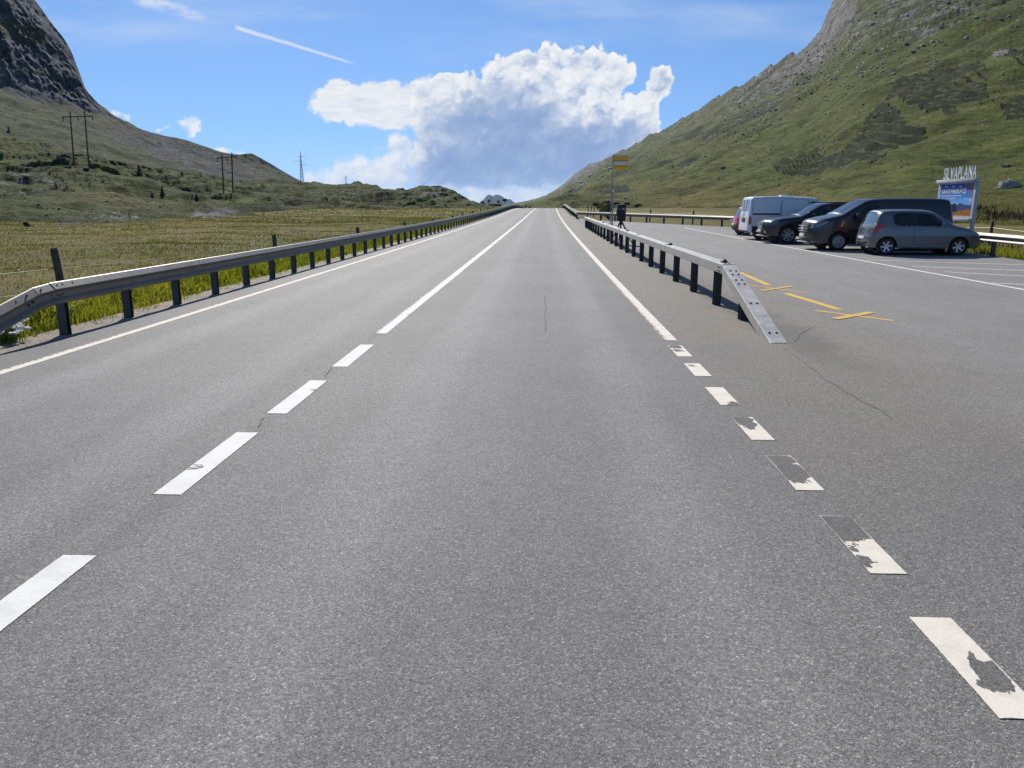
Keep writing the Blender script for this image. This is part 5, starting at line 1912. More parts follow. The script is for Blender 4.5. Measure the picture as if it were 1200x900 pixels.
def poster_mat():
    m, N, b = material('poster_print')
    tc = N.node('ShaderNodeTexCoord')
    gx, gy, gz_ = N.sep(tc.outputs['Generated'])
    u = 1.0 - gy                      # 0 at the left of the print
    v = gz_
    n = N.noise(N.xyz(u * 6.0, v * 3.0, 1.0), 1.0, 6, 0.62)
    n2 = N.noise(N.xyz(u * 30.0, v * 9.0, 2.0), 1.0, 5, 0.65)
    col = N.ramp(v + (n - 0.5) * 0.10, [(0.40, (0.20, 0.48, 0.85)), (0.65, (0.04, 0.25, 0.75)), (1.0, (0.012, 0.06, 0.42))])
    col = N.mix(N.smooth(N.noise(N.xyz(u * 3.0, v * 7.0, 4.0), 1.0, 6, 0.6) - (v - 0.5).abs() * 0.4, 0.50, 0.66) * 0.85, col, (0.60, 0.68, 0.78))
    ridge = 0.38 + (N.noise(N.xyz(u * 3.4, 0.0, 7.0), 1.0, 6, 0.55) - 0.5) * 0.42 + N.smooth(u, 0.55, 0.1) * 0.10
    mt = N.smooth(v, ridge + 0.01, ridge - 0.01)
    col = N.mix(mt, col, N.ramp(n2, [(0.3, (0.015, 0.03, 0.10)), (0.6, (0.05, 0.10, 0.26)), (0.8, (0.45, 0.52, 0.62))]))
    meadow_e = 0.10 + (u - 0.4) * 0.30 + (n - 0.5) * 0.20
    col = N.mix(N.smooth(v, meadow_e + 0.02, meadow_e - 0.02), col, N.ramp(n2, [(0.25, (0.06, 0.025, 0.01)), (0.5, (0.38, 0.13, 0.025)), (0.8, (0.62, 0.33, 0.09))]))
    # autumn twigs in the upper right corner
    tw = N.smooth(u + v * 0.75 + (n - 0.5) * 0.7, 1.36, 1.48) * N.smooth(n2, 0.42, 0.56)
    col = N.mix(tw, col, (0.42, 0.16, 0.06))
    # dark animal silhouette low in the middle
    def ell(cx, cy, rx, ry):
        a = (u - cx) / rx; c = (v - cy) / ry
        return N.smooth(a * a + c * c + (n2 - 0.5) * 0.5, 1.05, 0.8)
    an = ell(0.26, 0.25, 0.26, 0.17).max(ell(0.14, 0.34, 0.20, 0.10)).max(ell(0.49, 0.30, 0.085, 0.12)).max(ell(0.55, 0.22, 0.05, 0.07)).max(ell(0.38, 0.10, 0.05, 0.14)).max(ell(0.14, 0.10, 0.05, 0.14))
    col = N.mix(an, col, (0.012, 0.013, 0.02))
    band = N.smooth(v, 0.055, 0.045)
    col = N.mix(band, col, (0.55, 0.45, 0.40))
    N.put(b.inputs['Base Color'], col)
    b.inputs['Roughness'].default_value = 0.5
    b.inputs['Specular IOR Level'].default_value = 0.15
    return m


zP0, zP1 = zB + 0.07, zT - 0.09
yP = ln / 2 - 0.22
mesh_np('poster', [(-0.004, -yP, zP0), (-0.004, yP, zP0), (-0.004, yP, zP1), (-0.004, -yP, zP1), (0.0, -yP, zP0), (0.0, yP, zP0), (0.0, yP, zP1), (0.0, -yP, zP1)],
        [(0, 3, 2, 1), (0, 1, 5, 4), (2, 3, 7, 6), (1, 2, 6, 5), (0, 4, 7, 3)], poster_mat(), root)
FACE = Matrix(((0, 0, -1), (-1, 0, 0), (0, 1, 0))).to_4x4()     # text x -> -y, text y -> z, text normal -> -x


def text_part(name, txt, size, loc, mat, ext=0.002, sx=1.0, parent=None, bold=0.0, align='LEFT'):
    c = bpy.data.curves.new(name, 'FONT')
    c.body = txt
    c.size = size
    c.extrude = ext
    c.offset = bold
    c.align_x = align
    c.resolution_u = 3
    o = bpy.data.objects.new(name, c)
    COL.objects.link(o)
    dg = bpy.context.evaluated_depsgraph_get()
    me = bpy.data.meshes.new_from_object(o.evaluated_get(dg))
    bpy.data.objects.remove(o)
    me.transform(Matrix.Diagonal((sx, 1, 1, 1)))
    me.materials.clear()
    me.materials.append(mat)
    t = bpy.data.objects.new(name, me)
    link(t, parent)
    t.matrix_local = Matrix.Translation(loc) @ FACE
    return t, me


hp = zP1 - zP0
text_part('poster_text', 'GRATIS PARKPLÄTZE', 0.27, (-0.009, yP - 0.14, zP0 + hp * 0.715), M['print_white'], 0.002, 0.74, root, 0.008)
MB().box((-0.007, yP - 0.95, zP0 + hp * 0.645), (0.004, 1.55, 0.030)).build('poster_rule', M['print_white'], root)
MB().box((-0.007, yP - 0.75, zP0 + hp * 0.575), (0.004, 1.10, 0.022)).build('poster_rule', M['print_white'], root)
for k in range(3):
    MB().box((-0.007, yP - 0.45 - 0.55 * k, zP0 + hp * 0.925), (0.004, 0.22, 0.04)).build('poster_rule', M['print_white'], root)
# raised letters
word = 'SILVAPLANA'
meshes = []
for ch in word:
    t, me = text_part('letter', ch, 0.66, (0, 0, 0), M['letter'], 0.012, 0.60, root, 0.004)
    xsv = [v.co.x for v in me.vertices]
    meshes.append((t, min(xsv), max(xsv)))
pos = ln / 2 - 0.34
for t, a, bb in meshes:
    t.matrix_local = Matrix.Translation((0.0, pos + a, zT + 0.115)) @ FACE
    pos -= (bb - a) + 0.05

# ------------------------------------------------------------------ power line
def h_frame(u1, v1, u0, v0, depth, label):
    g = hit((u1[0] + u0[0]) / 2, v0, ('knoll', 'mountain'))
    base = at(u0[0], v0, depth)
    if g is not None:
        depth = (g - Vector((0, 0, CAM_H))).dot(CAM_M @ Vector((0, 0, -1)))
    a0, b0_ = at(u0[0], v0, depth), at(u0[1], v0 + (u0[1] - u0[0]) * 0.25, depth)
    a1, b1 = at(u1[0], v1, depth), at(u1[1], v1 - 1, depth)
    root = empty('power_pole', tuple(a0))
    tag(root, label, 'power pole', 'wooden power poles on the left slope')
    o = a0
    s = depth / 190
    for p, q in ((a0, a1), (b0_, b1)):
        MB().tube([p - o - Vector((0, 0, 1.2)), (p - o).lerp(q - o, 0.5), q - o], [0.20 * s, 0.18 * s, 0.15 * s], 8).build('pole', M['wood'], root, smooth=True)
    dz = (a1 - a0).normalized()
    ca, cb = a1.lerp(a0, 0.10) - o, b1.lerp(b0_, 0.10) - o
    ex = (cb - ca)
    MB().tube([ca - ex * 0.55, cb + ex * 0.55], 0.13 * s, 6).build('crossarm', M['wood'], root)
    for f in (-0.5, 0.5, 1.5):
        p = ca + ex * f
        MB().tube([p, p - Vector((0, 0, 1.0))], [0.08 * s, 0.12 * s], 6).build('insulator', M['trim'], root)
    return ca + o, cb + o


h_frame((82, 99), 131, (86.5, 104), 189, 190, 'tall wooden H shaped power pole pair beside the dark boulder')
h_frame((260, 271.5), 180, (262, 273), 226, 240, 'more distant wooden H shaped power pole pair low on the slope')


def pylon(u, v1, v0, depth, w, label):
    b = at(u, v0, depth)
    t = at(u, v1, depth)
    H_ = t.z - b.z
    root = empty('lattice_pylon', tuple(b))
    tag(root, label, 'pylon', 'lattice pylons on the skyline')
    r = H_ * 0.0050
    half = w / 2
    for sx in (-1, 1):
        for sy in (-1, 1):
            MB().tube([(sx * half, sy * half, -2), (sx * half * 0.25, sy * half * 0.25, H_ * 0.72), (0, 0, H_)], r, 4).build('leg', M['pole'], root)
    mb = MB()
    n = 9
    for k in range(n):
        f0, f1 = k / n * 0.95, (k + 1) / n * 0.95
        h0, h1 = half * (1 - f0 * 0.98), half * (1 - f1 * 0.98)
        for (ax, ay), (bx, by) in (((-1, -1), (1, -1)), ((1, -1), (1, 1)), ((1, 1), (-1, 1)), ((-1, 1), (-1, -1))):
            mb.tube([(ax * h0, ay * h0, H_ * f0), (bx * h1, by * h1, H_ * f1)], r * 0.6, 4)
            mb.tube([(bx * h0, by * h0, H_ * f0), (ax * h1, ay * h1, H_ * f1)], r * 0.6, 4)
    mb.build('bracing', M['pole'], root)
    for f, l, sd in ((0.80, 0.20, 1), (0.66, 0.24, -1), (0.54, 0.22, 1)):
        L_ = H_ * l
        MB().tube([(-L_ * 0.55, 0, H_ * f), (0, 0, H_ * (f + 0.025)), (L_, 0, H_ * f)] if sd > 0 else [(-L_, 0, H_ * f), (0, 0, H_ * (f + 0.025)), (L_ * 0.55, 0, H_ * f)], r * 0.9, 4).build('crossarm', M['pole'], root)


pylon(354, 177.5, 213, 470, 1.9, 'steel lattice pylon standing on the skyline left of the cloud')
pylon(405.5, 204.5, 218.5, 445, 1.4, 'smaller steel lattice pylon on the low knoll skyline')

# ------------------------------------------------------------------ rocks
def rock_verts(r, seed, flat=0.75, sub=2):
    bm = bmesh.new()
    bmesh.ops.create_icosphere(bm, subdivisions=sub + 1, radius=1.0)
    rr = random.Random(seed)
    planes = [(Vector((rr.gauss(0, 1), rr.gauss(0, 1), rr.gauss(0, 1) * 0.8)).normalized(), rr.uniform(0.45, 0.85)) for _ in range(14)]
    for v in bm.verts:
        for n, d in planes:
            e = v.co.dot(n) - d
            if e > 0: v.co -= n * e * 0.9
    vs = np.array([v.co[:] for v in bm.verts])
    fs = np.array([[v.index for v in f.verts] for f in bm.faces])
    bm.free()
    vs = vs + np.stack([perlin(vs[:, 0] * 2.1 + seed, vs[:, 1] * 2.1 + i * 9.7 + vs[:, 2]) for i in range(3)], -1) * 0.24
    vs = vs + np.stack([perlin(vs[:, 0] * 5.3 + seed, vs[:, 1] * 5.3 + i * 4.7 + vs[:, 2] * 3) for i in range(3)], -1) * 0.15
    vs[:, 2] *= flat
    return vs * np.asarray(r), fs


def boulder(u, v, wpx, label, mat, flat=0.75, seed=1, group=None, sx=1.0, sink=-0.12):
    p = hit(u, v)
    if p is None: return
    d = (p - Vector((0, 0, CAM_H))).length
    r = wpx * d / FPX / 2
    vs, fs = rock_verts((r * sx, r * 0.9, r), seed, flat, 3 if wpx > 11 else 2)
    o = mesh_np('boulder', vs, fs, mat, smooth=True, sharp=28)
    o.location = p + Vector((0, 0, r * flat * sink))
    tag(o, label, 'boulder', group)
    return o


boulder(1179, 219.5, 27, 'large pale grey boulder in the meadow right of the billboard', M['rock_warm'], 0.62, 3, 'boulders on the slopes')
boulder(76, 184.5, 19, 'large dark boulder at the foot of the tall wooden power pole pair', M['rock_dark'], 0.62, 5, 'boulders on the slopes')
boulder(177, 261, 13, 'dark boulder at the left meadow edge below the small conifers', M['rock_dark'], 0.6, 8, 'boulders on the slopes')
boulder(1055, 196.5, 7, 'small pale rock on the grass above the billboard', M['rock'], 0.5, 9, 'boulders on the slopes')
boulder(247, 258.5, 34, 'long low rock outcrop at the left meadow edge', M['rock_mid'], 0.26, 12, 'boulders on the slopes')
boulder(848, 196, 7, 'small pale rock high on the right slope above the white van', M['rock'], 0.5, 14, 'boulders on the slopes')
boulder(1180, 194, 12, 'flat pale rock on the slope above the big boulder', M['rock'], 0.3, 15, 'boulders on the slopes')
boulder(101, 198, 7, 'small dark rock just below the tall wooden power pole pair', M['rock_dark'], 0.7, 21, 'boulders on the slopes')

# ------------------------------------------------------------------ trees and shrubs
def leaf_cloud(n, fn, size, seed):
    r = np.random.default_rng(seed)
    vs, fs = [], []
    for i in range(n):
        c, s = fn(r)
        a = r.normal(size=3); a /= np.linalg.norm(a)
        b = np.cross(a, r.normal(size=3)); b /= np.linalg.norm(b)
        sz = size * s * r.uniform(0.6, 1.3)
        k = len(vs)
        vs += [c + a * sz, c + b * sz * 0.7, c - a * sz, c - b * sz * 0.7]
        fs.append((k, k + 1, k + 2, k + 3))
    return np.array(vs), fs


def conifer(u, v0, hpx, label, seed):
    p = hit(u, v0)
    if p is None: return
    d = (p - Vector((0, 0, CAM_H))).length
    h = hpx * d / FPX
    root = empty('conifer_tree', tuple(p))
    tag(root, label, 'tree', 'small conifers on the left slope')
    MB().tube([(0, 0, -0.3), (0, 0, h * 0.5), (0, 0, h * 0.95)], [h * 0.035, h * 0.025, h * 0.006], 6).build('trunk', M['bark'], root)

    def fn(r):
        f = r.random() ** 1.4
        tier = 0.72 + 0.28 * math.sin(f * 34)
        rad = h * 0.30 * (1 - f) ** 0.8 * tier * math.sqrt(r.uniform(0.25, 1))
        t = r.random() * 6.283
        return np.array([rad * math.cos(t), rad * math.sin(t), h * (0.06 + 0.94 * f) - rad * 0.25]), 1.1 - 0.6 * f
    vs, fs = leaf_cloud(420, fn, h * 0.075, seed)
    mesh_np('crown', vs, fs, M['needles'], root)


conifer(163.5, 206, 11, 'largest small conifer on the left slope right of the tall pole pair', 1)
conifer(190.5, 228.5, 9.5, 'small conifer in the middle of the left slope below the largest one', 2)
conifer(230.5, 234.5, 8, 'small conifer nearest the distant power pole pair', 3)
conifer(66, 221, 6.5, 'tiny conifer low on the slope below the dark boulder', 4)
conifer(178.5, 231.5, 6.5, 'tiny conifer just left of the mid slope conifer', 5)
conifer(105.5, 196, 7, 'tiny conifer beside the foot of the tall wooden power pole pair', 6)
conifer(10.5, 155, 6, 'tiny conifer high at the left picture edge', 7)


def bush(p, r, hh, label, mat, seed, group, n=260, stem=0.25):
    root = empty('shrub', tuple(p))
    tag(root, label, 'shrub', group)
    rs = random.Random(seed)
    mb = MB()
    for k in range(5):
        a = k * 1.257 + rs.random()
        mb.tube([(0, 0, -0.1), (math.cos(a) * r * 0.3, math.sin(a) * r * 0.3, hh * 0.45), (math.cos(a) * r * 0.55, math.sin(a) * r * 0.55, hh * 0.8)], [r * 0.05, r * 0.04, r * 0.015], 5)
    mb.build('stem', M['bark'], root)
    cs = [(rs.uniform(-0.5, 0.5) * r, rs.uniform(-0.5, 0.5) * r, hh * (rs.uniform(stem + 0.15, 0.75) if stem > 0.1 else rs.uniform(0.02, 0.6)), rs.uniform(0.35, 0.6)) for _ in range(7)]

    def fn(q):
        c = cs[int(q.integers(len(cs)))]
        v = q.normal(size=3); v /= np.linalg.norm(v)
        k = q.uniform(0.5, 1) ** 0.5 * c[3]
        return np.array([c[0] + v[0] * r * k, c[1] + v[1] * r * k, max(hh * stem * 0.5, c[2] + v[2] * hh * 0.45 * k)]), 1.0
    if stem < 0.1:
        root.location.z -= hh * 0.30
        n = 520
    vs, fs = leaf_cloud(n, fn, min(r, hh) * 0.16, seed)
    mesh_np('foliage', vs, fs, mat, root)


def bush_px(u, v, wpx, hpx, label, mat, seed, group, stem=0.2):
    p = hit(u, v) or on_road(u, v)
    d = (p - Vector((0, 0, CAM_H))).length
    bush(p, wpx * d / FPX / 2, hpx * d / FPX, label, mat, seed, group, stem=stem)


bush_px(32, 267, 8, 6, 'dark rounded bush at the left meadow edge', M['shrub'], 31, 'shrubs on the slopes')
for k, (u, v, w, h) in enumerate(((700, 240, 12, 5), (711, 239, 12, 6), (722, 239.5, 14, 6), (735, 239.5, 13, 5), (748, 240.5, 10, 4.5))):
    bush_px(u, v, w, h, ['dark low shrub left of the bus stop pole on the slope foot', 'dark low shrub just left behind the bus stop pole', 'dark low shrub behind the tripod unit', 'dark low shrub just right of the tripod unit', 'rightmost dark low shrub of the row behind the tripod unit'][k], M['shrub'], 40 + k, 'dark shrubs behind the bus stop', 0.03)
for k, (x, y) in enumerate(((6.6, 79), (6.9, 84.5), (7.1, 90), (7.3, 96), (7.5, 103))):
    p = Vector((x, y, drop(x, y)))
    bush(p, 0.75, 1.75, ['nearest', 'second nearest', 'middle', 'second farthest', 'farthest'][k] + ' yellowish shrub of the row behind the rail bend', M['yellow_leaf'], 60 + k, 'yellowish shrubs behind the rail bend', 260, 0.4)
for k, (u, v) in enumerate(((616.3, 244.6), (620.7, 244.6))):
    p = at(u, 245.3, 190)
    bush(p, 0.42 if k == 0 else 0.5, 1.25 if k == 0 else 0.8, ['slim dark bush beside the road crest', 'round dark bush beside the road crest'][k], M['shrub'], 80 + k, 'bushes at the road crest', 160, 0.25)

# ------------------------------------------------------------------ far houses beyond the crest
M['far_wall'] = simple('house_wall', (0.16, 0.10, 0.09), 0.8, var=0.15)
M['far_pale'] = simple('pale_house_wall', (0.42, 0.42, 0.42), 0.8)
M['far_roof'] = simple('house_roof', (0.05, 0.05, 0.06), 0.9, spec=0.1, var=0.2)


def far_house(u, v0, wpx, hpx, depth, wall, label):
    b = at(u, v0, depth)
    w, h = wpx * depth / FPX, hpx * depth / FPX
    root = empty('house', tuple(b))
    tag(root, label, 'house', 'houses beyond the crest')
    dp = w * 0.55
    MB().box((0, 0, h * 0.30), (w, dp, h * 0.66)).build('wall', wall, root)
    v = [(-w * 0.53, -dp * 0.56, h * 0.60), (w * 0.53, -dp * 0.56, h * 0.60), (w * 0.53, dp * 0.56, h * 0.60), (-w * 0.53, dp * 0.56, h * 0.60), (-w * 0.5, 0, h), (w * 0.5, 0, h)]
    mesh_np('roof', v, [(0, 1, 5, 4), (2, 3, 4, 5), (0, 4, 3), (1, 2, 5), (0, 3, 2, 1)], M['far_roof'], root)
    n = max(2, int(wpx / 3))
    for k in range(n):
        MB().box((-w * 0.42 + w * 0.84 * k / (n - 1), -dp / 2 - 0.03, h * 0.36), (w * 0.06, 0.08, h * 0.22)).build('window', M['gap'], root)


far_house(580, 241.6, 15, 3.6, 420, M['far_wall'], 'long reddish house with dark roof beyond the left rail')
for k, (u, v, w, h) in enumerate(((566, 240, 6, 5), (591.5, 237.5, 7, 5), (573, 239, 5, 5), (584, 238.6, 5, 4))):
    p = at(u, v, 450)
    bush(p, w * 450 / FPX / 2, h * 450 / FPX, ['dark tree at the left end of the reddish house', 'dark tree right of the reddish house', 'dark tree behind the left half of the reddish house', 'dark tree behind the right half of the reddish house'][k], M['shrub'], 90 + k, 'trees around the far houses', 200)

# ------------------------------------------------------------------ grass, flowers, gravel, heath
def blades(name, x, y, z, h, w, label, mat, lean=0.35, tint=None, segs=2):
    n = len(x)
    a = rng.random(n) * 2 * np.pi
    ca, sa = np.cos(a), np.sin(a)
    l = (rng.random(n) * lean + 0.05) * h
    b = rng.random(n) * 2 * np.pi
    lx, ly = np.cos(b) * l, np.sin(b) * l
    P = np.stack([x, y, z], -1)
    off = np.stack([ca * w, sa * w, np.zeros(n)], -1)
    mid = P + np.stack([lx * 0.35, ly * 0.35, h * 0.58], -1)
    tip = P + np.stack([lx, ly, h * (1 - 0.25 * (l / h) ** 2)], -1)
    base0, base1 = P - off, P + off
    V_ = np.stack([base0, base1, mid - off * 0.75, mid + off * 0.75, tip], 1).reshape(-1, 3)
    i = np.arange(n)[:, None] * 5
    F = np.concatenate([i + np.array([[0, 1, 3]]), i + np.array([[0, 3, 2]]), i + np.array([[2, 3, 4]])], 0)
    tn = rng.random(n) if tint is None else tint
    o = mesh_np(name, V_, F, mat, attrs={'tint': np.repeat(tn, 5)})
    tag(o, label, 'grass', kind='stuff')
    return o


def scatter_left(n, y0, y1, x0, x1, p=1.6):
    y = y0 + (y1 - y0) * rng.random(n) ** p
    x = x0 + (x1 - x0) * rng.random(n)
    return x + xs(y), y


# tall green verge behind the left rail
x, y = scatter_left(72000, 4.5, 75, -6.62, -8.9, 1.7)
cl_ = fbm(x * 0.9, y * 0.9, 3)
inn = -6.62 - (x - xs(y))
keep = rng.random(len(x)) < np.clip(0.65 + cl_ * 0.9, 0.12, 1) * np.clip(inn / 0.55 + cl_ * 0.5, 0.03, 1)
x, y, cl_ = x[keep], y[keep], cl_[keep]
edge_in = np.clip((-6.62 - (x - xs(y))) / 1.0, 0.22, 1)
h = (0.26 + 0.28 * rng.random(len(x))) * (0.9 + cl_ * 0.35) * edge_in
h[rng.random(len(x)) < 0.03] *= 1.5
blades('verge_grass', x, y, ground_z(x, y) - 0.02, h, 0.006 + 0.006 * rng.random(len(x)) + 0.00016 * y, 'tall bright green grass on the verge behind the left rail', M['blade_green'], 0.8, np.clip(rng.random(len(x)) * 0.75 + fbm(x * 0.5, y * 0.5, 2) * 0.3 + 0.1, 0, 1))
x, y = scatter_left(26000, 75, 240, -7.2, -9.5, 1.2)
blades('verge_grass', x, y, ground_z(x, y) - 0.02, 0.25 + 0.25 * rng.random(len(x)), 0.03 + 0.03 * rng.random(len(x)), 'distant strip of green verge grass along the left rail', M['blade_green'], 0.4)

# golden meadow
N_ = 190000
y = 3 + 90 * rng.random(N_) ** 1.5
x = -8.6 - (46 * rng.random(N_) ** 1.25) + xs(y)
cl_ = fbm(x * 0.22, y * 0.22, 4)
keep = rng.random(N_) < np.clip(0.75 + cl_ * 0.8, 0.15, 1)
x, y, cl_ = x[keep], y[keep], cl_[keep]
dd = np.hypot(x, y)
h = (0.04 + 0.10 * rng.random(len(x))) * (1 + cl_ * 0.6)
tint = np.clip(0.42 + fbm(x * 0.10 + 7, y * 0.10, 4) * 0.9 + (rng.random(len(x)) - 0.5) * 0.3, 0, 1)
blades('meadow_grass', x, y, ground_z(x, y) - 0.02, h, 0.004 + 0.00032 * dd * (0.6 + 0.8 * rng.random(len(x))), 'golden dry grass across the left meadow', M['blade_dry'], 0.95, tint)

n_ = 60000
y = 75 + 240 * rng.random(n_) ** 1.3
x = -9.5 - 130 * rng.random(n_) + xs(y)
dd = np.hypot(x, y)
tint = np.clip(0.42 + fbm(x * 0.06 + 7, y * 0.06, 4) * 0.9 + (rng.random(n_) - 0.5) * 0.3, 0, 1)
blades('meadow_grass', x, y, ground_z(x, y) - 0.02, 0.08 + 0.14 * rng.random(n_), 0.0007 * dd * (0.6 + 0.8 * rng.random(n_)), 'far part of the dry grass meadow towards the knolls', M['blade_dry'], 0.95, tint)


def land_points(name, n, dmin, dmax, mask=None, xmin=-1e9, xmax=1e9, power=1.0):
    """random points on a hill surface, even over the ground but favouring what is near"""
    P = LAND[name]
    q = P[:-1, :-1].reshape(-1, 3); r_ = P[1:, :-1].reshape(-1, 3); s_ = P[:-1, 1:].reshape(-1, 3)
    area = np.linalg.norm(np.cross((r_ - q), (s_ - q)), axis=1)
    d = np.hypot(q[:, 0], q[:, 1])
    u_, v_, zc_ = project_n(q)
    w = area / np.maximum(d, 5) ** (2 * power) * (d > dmin) * (d < dmax) * (zc_ > 1) * (u_ > -160) * (u_ < 1750) * (q[:, 0] > xmin) * (q[:, 0] < xmax)
    if mask is not None:
        w = w * mask(u_, v_, q)
    c = rng.choice(len(q), n, p=w / w.sum())
    a, b = rng.random((n, 1)), rng.random((n, 1))
    return q[c] + (r_[c] - q[c]) * a + (s_[c] - q[c]) * b


# grass on the right bank behind the lay-by rail
p = land_points('hillside', 120000, 8, 130, lambda u, v, q: (q[:, 0] > np.interp(q[:, 1], [0, 15, 24, 30, 45, 57, 64, 78, 110], [13.6, 15.0, 15.7, 16.2, 16.1, 14.6, 11.4, 5.0, 4.6])), power=0.85)
dd = np.hypot(p[:, 0], p[:, 1])
nearrail = np.clip(1 - (p[:, 0] - 15.8) / 2.2, 0, 1)
tint = np.clip(0.50 + fbm(p[:, 0] * 0.12, p[:, 1] * 0.12, 4) * 0.9 + (rng.random(len(p)) - 0.5) * 0.3, 0, 1)
h = (0.06 + 0.12 * rng.random(len(p))) * np.clip((135 - dd) / 60, 0.15, 1) * (1 + 0.5 * fbm(p[:, 0] * 0.3, p[:, 1] * 0.3, 3)) * (1 + nearrail * 0.6)
blades('bank_grass', p[:, 0], p[:, 1], p[:, 2] - 0.02, h, 0.005 + 0.00040 * dd, 'dry grass on the bank behind the lay-by rail', M['blade_dry'], 0.95, tint)
p = land_points('hillside', 30000, 8, 75, lambda u, v, q: (np.abs(q[:, 0] - np.interp(q[:, 1], [0, 15, 24, 30, 45, 57, 64, 78], [14.1, 15.3, 16.0, 16.5, 16.4, 15.0, 11.8, 5.6])) < 0.75), power=0.8)
blades('bank_grass', p[:, 0], p[:, 1], p[:, 2] - 0.02, 0.25 + 0.3 * rng.random(len(p)), 0.008 + 0.0002 * p[:, 1], 'green grass at the foot of the bank behind the lay-by rail', M['blade_green'], 0.5)

# dried dock stalks behind the rail near the billboard
p = land_points('hillside', 900, 18, 60, lambda u, v, q: ((u > 1085) & (u < 1300) & (q[:, 0] > np.interp(q[:, 1], [0, 15, 24, 30, 45], [14.2, 15.2, 15.9, 16.4, 16.3])) & (q[:, 0] < 20.5)) * 1.0, power=0.6)
p2 = land_points('hillside', 1300, 25, 90, lambda u, v, q: ((u > 1060) & (u < 1260) & (v > 226) & (v < 262)) * (0.15 + (fbm(q[:, 0] * 0.3, q[:, 1] * 0.3, 3) > 0.15)), power=0.8)
p = np.concatenate([np.repeat(p[:110], 7, 0) + rng.normal(size=(770, 3)) * np.array([0.05, 0.05, 0.0]), p2])
blades('dock_stalks', p[:, 0], p[:, 1], p[:, 2] - 0.02, 0.35 + 0.35 * rng.random(len(p)), 0.016 + 0.016 * rng.random(len(p)), 'dark brown dried dock stalks behind the lay-by rail', M['dock'], 0.25)
# reddish sorrel patches are part of the meadow colour; tiny white flowers
def specks(name, p, size, mat, label):
    n = len(p)
    s = size * (0.6 + 0.8 * rng.random(n))[:, None]
    a = rng.normal(size=(n, 3)); a /= np.linalg.norm(a, axis=1)[:, None]
    b = np.cross(a, rng.normal(size=(n, 3))); b /= np.linalg.norm(b, axis=1)[:, None]
    V_ = np.stack([p + a * s, p + b * s, p - a * s, p - b * s], 1).reshape(-1, 3)
    F = np.arange(n * 4).reshape(-1, 4)
    o = mesh_np(name, V_, F, mat)
    tag(o, label, 'flowers', kind='stuff')
    return o


x, y = scatter_left(900, 5, 40, -7.2, -9.5, 1.5)
specks('verge_flowers', np.stack([x, y, ground_z(x, y) + 0.22 + 0.25 * rng.random(len(x))], -1), 0.022, M['flower'], 'tiny white flowers in the verge grass behind the left rail')
y = 6 + 60 * rng.random(700); x = -9 - 26 * rng.random(700)
specks('meadow_flowers', np.stack([x, y, ground_z(x, y) + 0.1 + 0.1 * rng.random(700)], -1), 0.02, M['flower'], 'scattered pale flower heads in the left meadow')

# white yarrow plant beside the kinked rail end
p = Vector((-7.05, 9.6, float(ground_z(np.array([-7.05]), np.array([9.6]))[0])))
root = empty('yarrow_plant', tuple(p))
tag(root, 'clump of white flowering yarrow below the kinked end of the left rail', 'plant')
mb, fl = MB(), MB()
for k in range(46):
    a, rr_ = random.random() * 6.28, 0.22 * math.sqrt(random.random())
    q = Vector((math.cos(a) * rr_, math.sin(a) * rr_, 0)); h_ = random.uniform(0.16, 0.34)
    t_ = q * 1.5 + Vector((0, 0, h_))
    mb.tube([q, t_], 0.004, 4)
    for j in range(9):
        e = Vector((random.gauss(0, 0.032), random.gauss(0, 0.032), random.uniform(-0.004, 0.006)))
        fl.box(t_ + e, (0.030, 0.030, 0.018))
bv_, bf_ = leaf_cloud(160, lambda r: (np.array([r.normal() * 0.13, r.normal() * 0.13, 0.02 + 0.2 * r.random()]), 1.0), 0.05, 77)
mesh_np('leaves', bv_, bf_, M['herb'], root)
mb.build('stems', M['herb'], root)
fo = fl.build('flower_heads', M['flower'], root); fo['kind'] = 'stuff'

# gravel strip beside the asphalt
n = 9000
y = 5.5 + 40 * rng.random(n) ** 1.8
x = -6.36 - np.abs(rng.normal(size=n)) * 0.33 + xs(y)
bm = bmesh.new(); bmesh.ops.create_icosphere(bm, subdivisions=1, radius=1.0)
bv = np.array([v.co[:] for v in bm.verts]); bf = np.array([[v.index for v in f.verts] for f in bm.faces]); bm.free()
bv = bv[:, :] * (1 + 0.25 * np.sin(np.arange(len(bv)) * 7.1))[:, None]


def pebbles(name, p, sz, mat, label, flat=0.6, cat='gravel'):
    n = len(p)
    a = rng.random(n) * 6.28
    ca, sa = np.cos(a), np.sin(a)
    sc = sz[:, None] * (0.6 + 0.8 * rng.random((n, 3)))
    v = bv[None] * sc[:, None]
    v = np.stack([v[..., 0] * ca[:, None] - v[..., 1] * sa[:, None], v[..., 0] * sa[:, None] + v[..., 1] * ca[:, None], v[..., 2] * flat], -1) + p[:, None]
    f = (bf[None] + (np.arange(n) * len(bv))[:, None, None]).reshape(-1, 3)
    o = mesh_np(name, v.reshape(-1, 3), f, mat)
    tag(o, label, cat, kind='stuff')
    return o


pebbles('gravel', np.stack([x, y, ground_z(x, y) + 0.004], -1), 0.007 + 0.014 * rng.random(n) ** 3, M['gravel'], 'loose grey gravel between the asphalt and the left verge')
gp = strip('gravel_verge', -6.95, -6.30, np.arange(0, 150, 1.0), M['gravel'], -0.035)
tag(gp, 'sandy gravel strip beside the left asphalt edge', kind='structure')

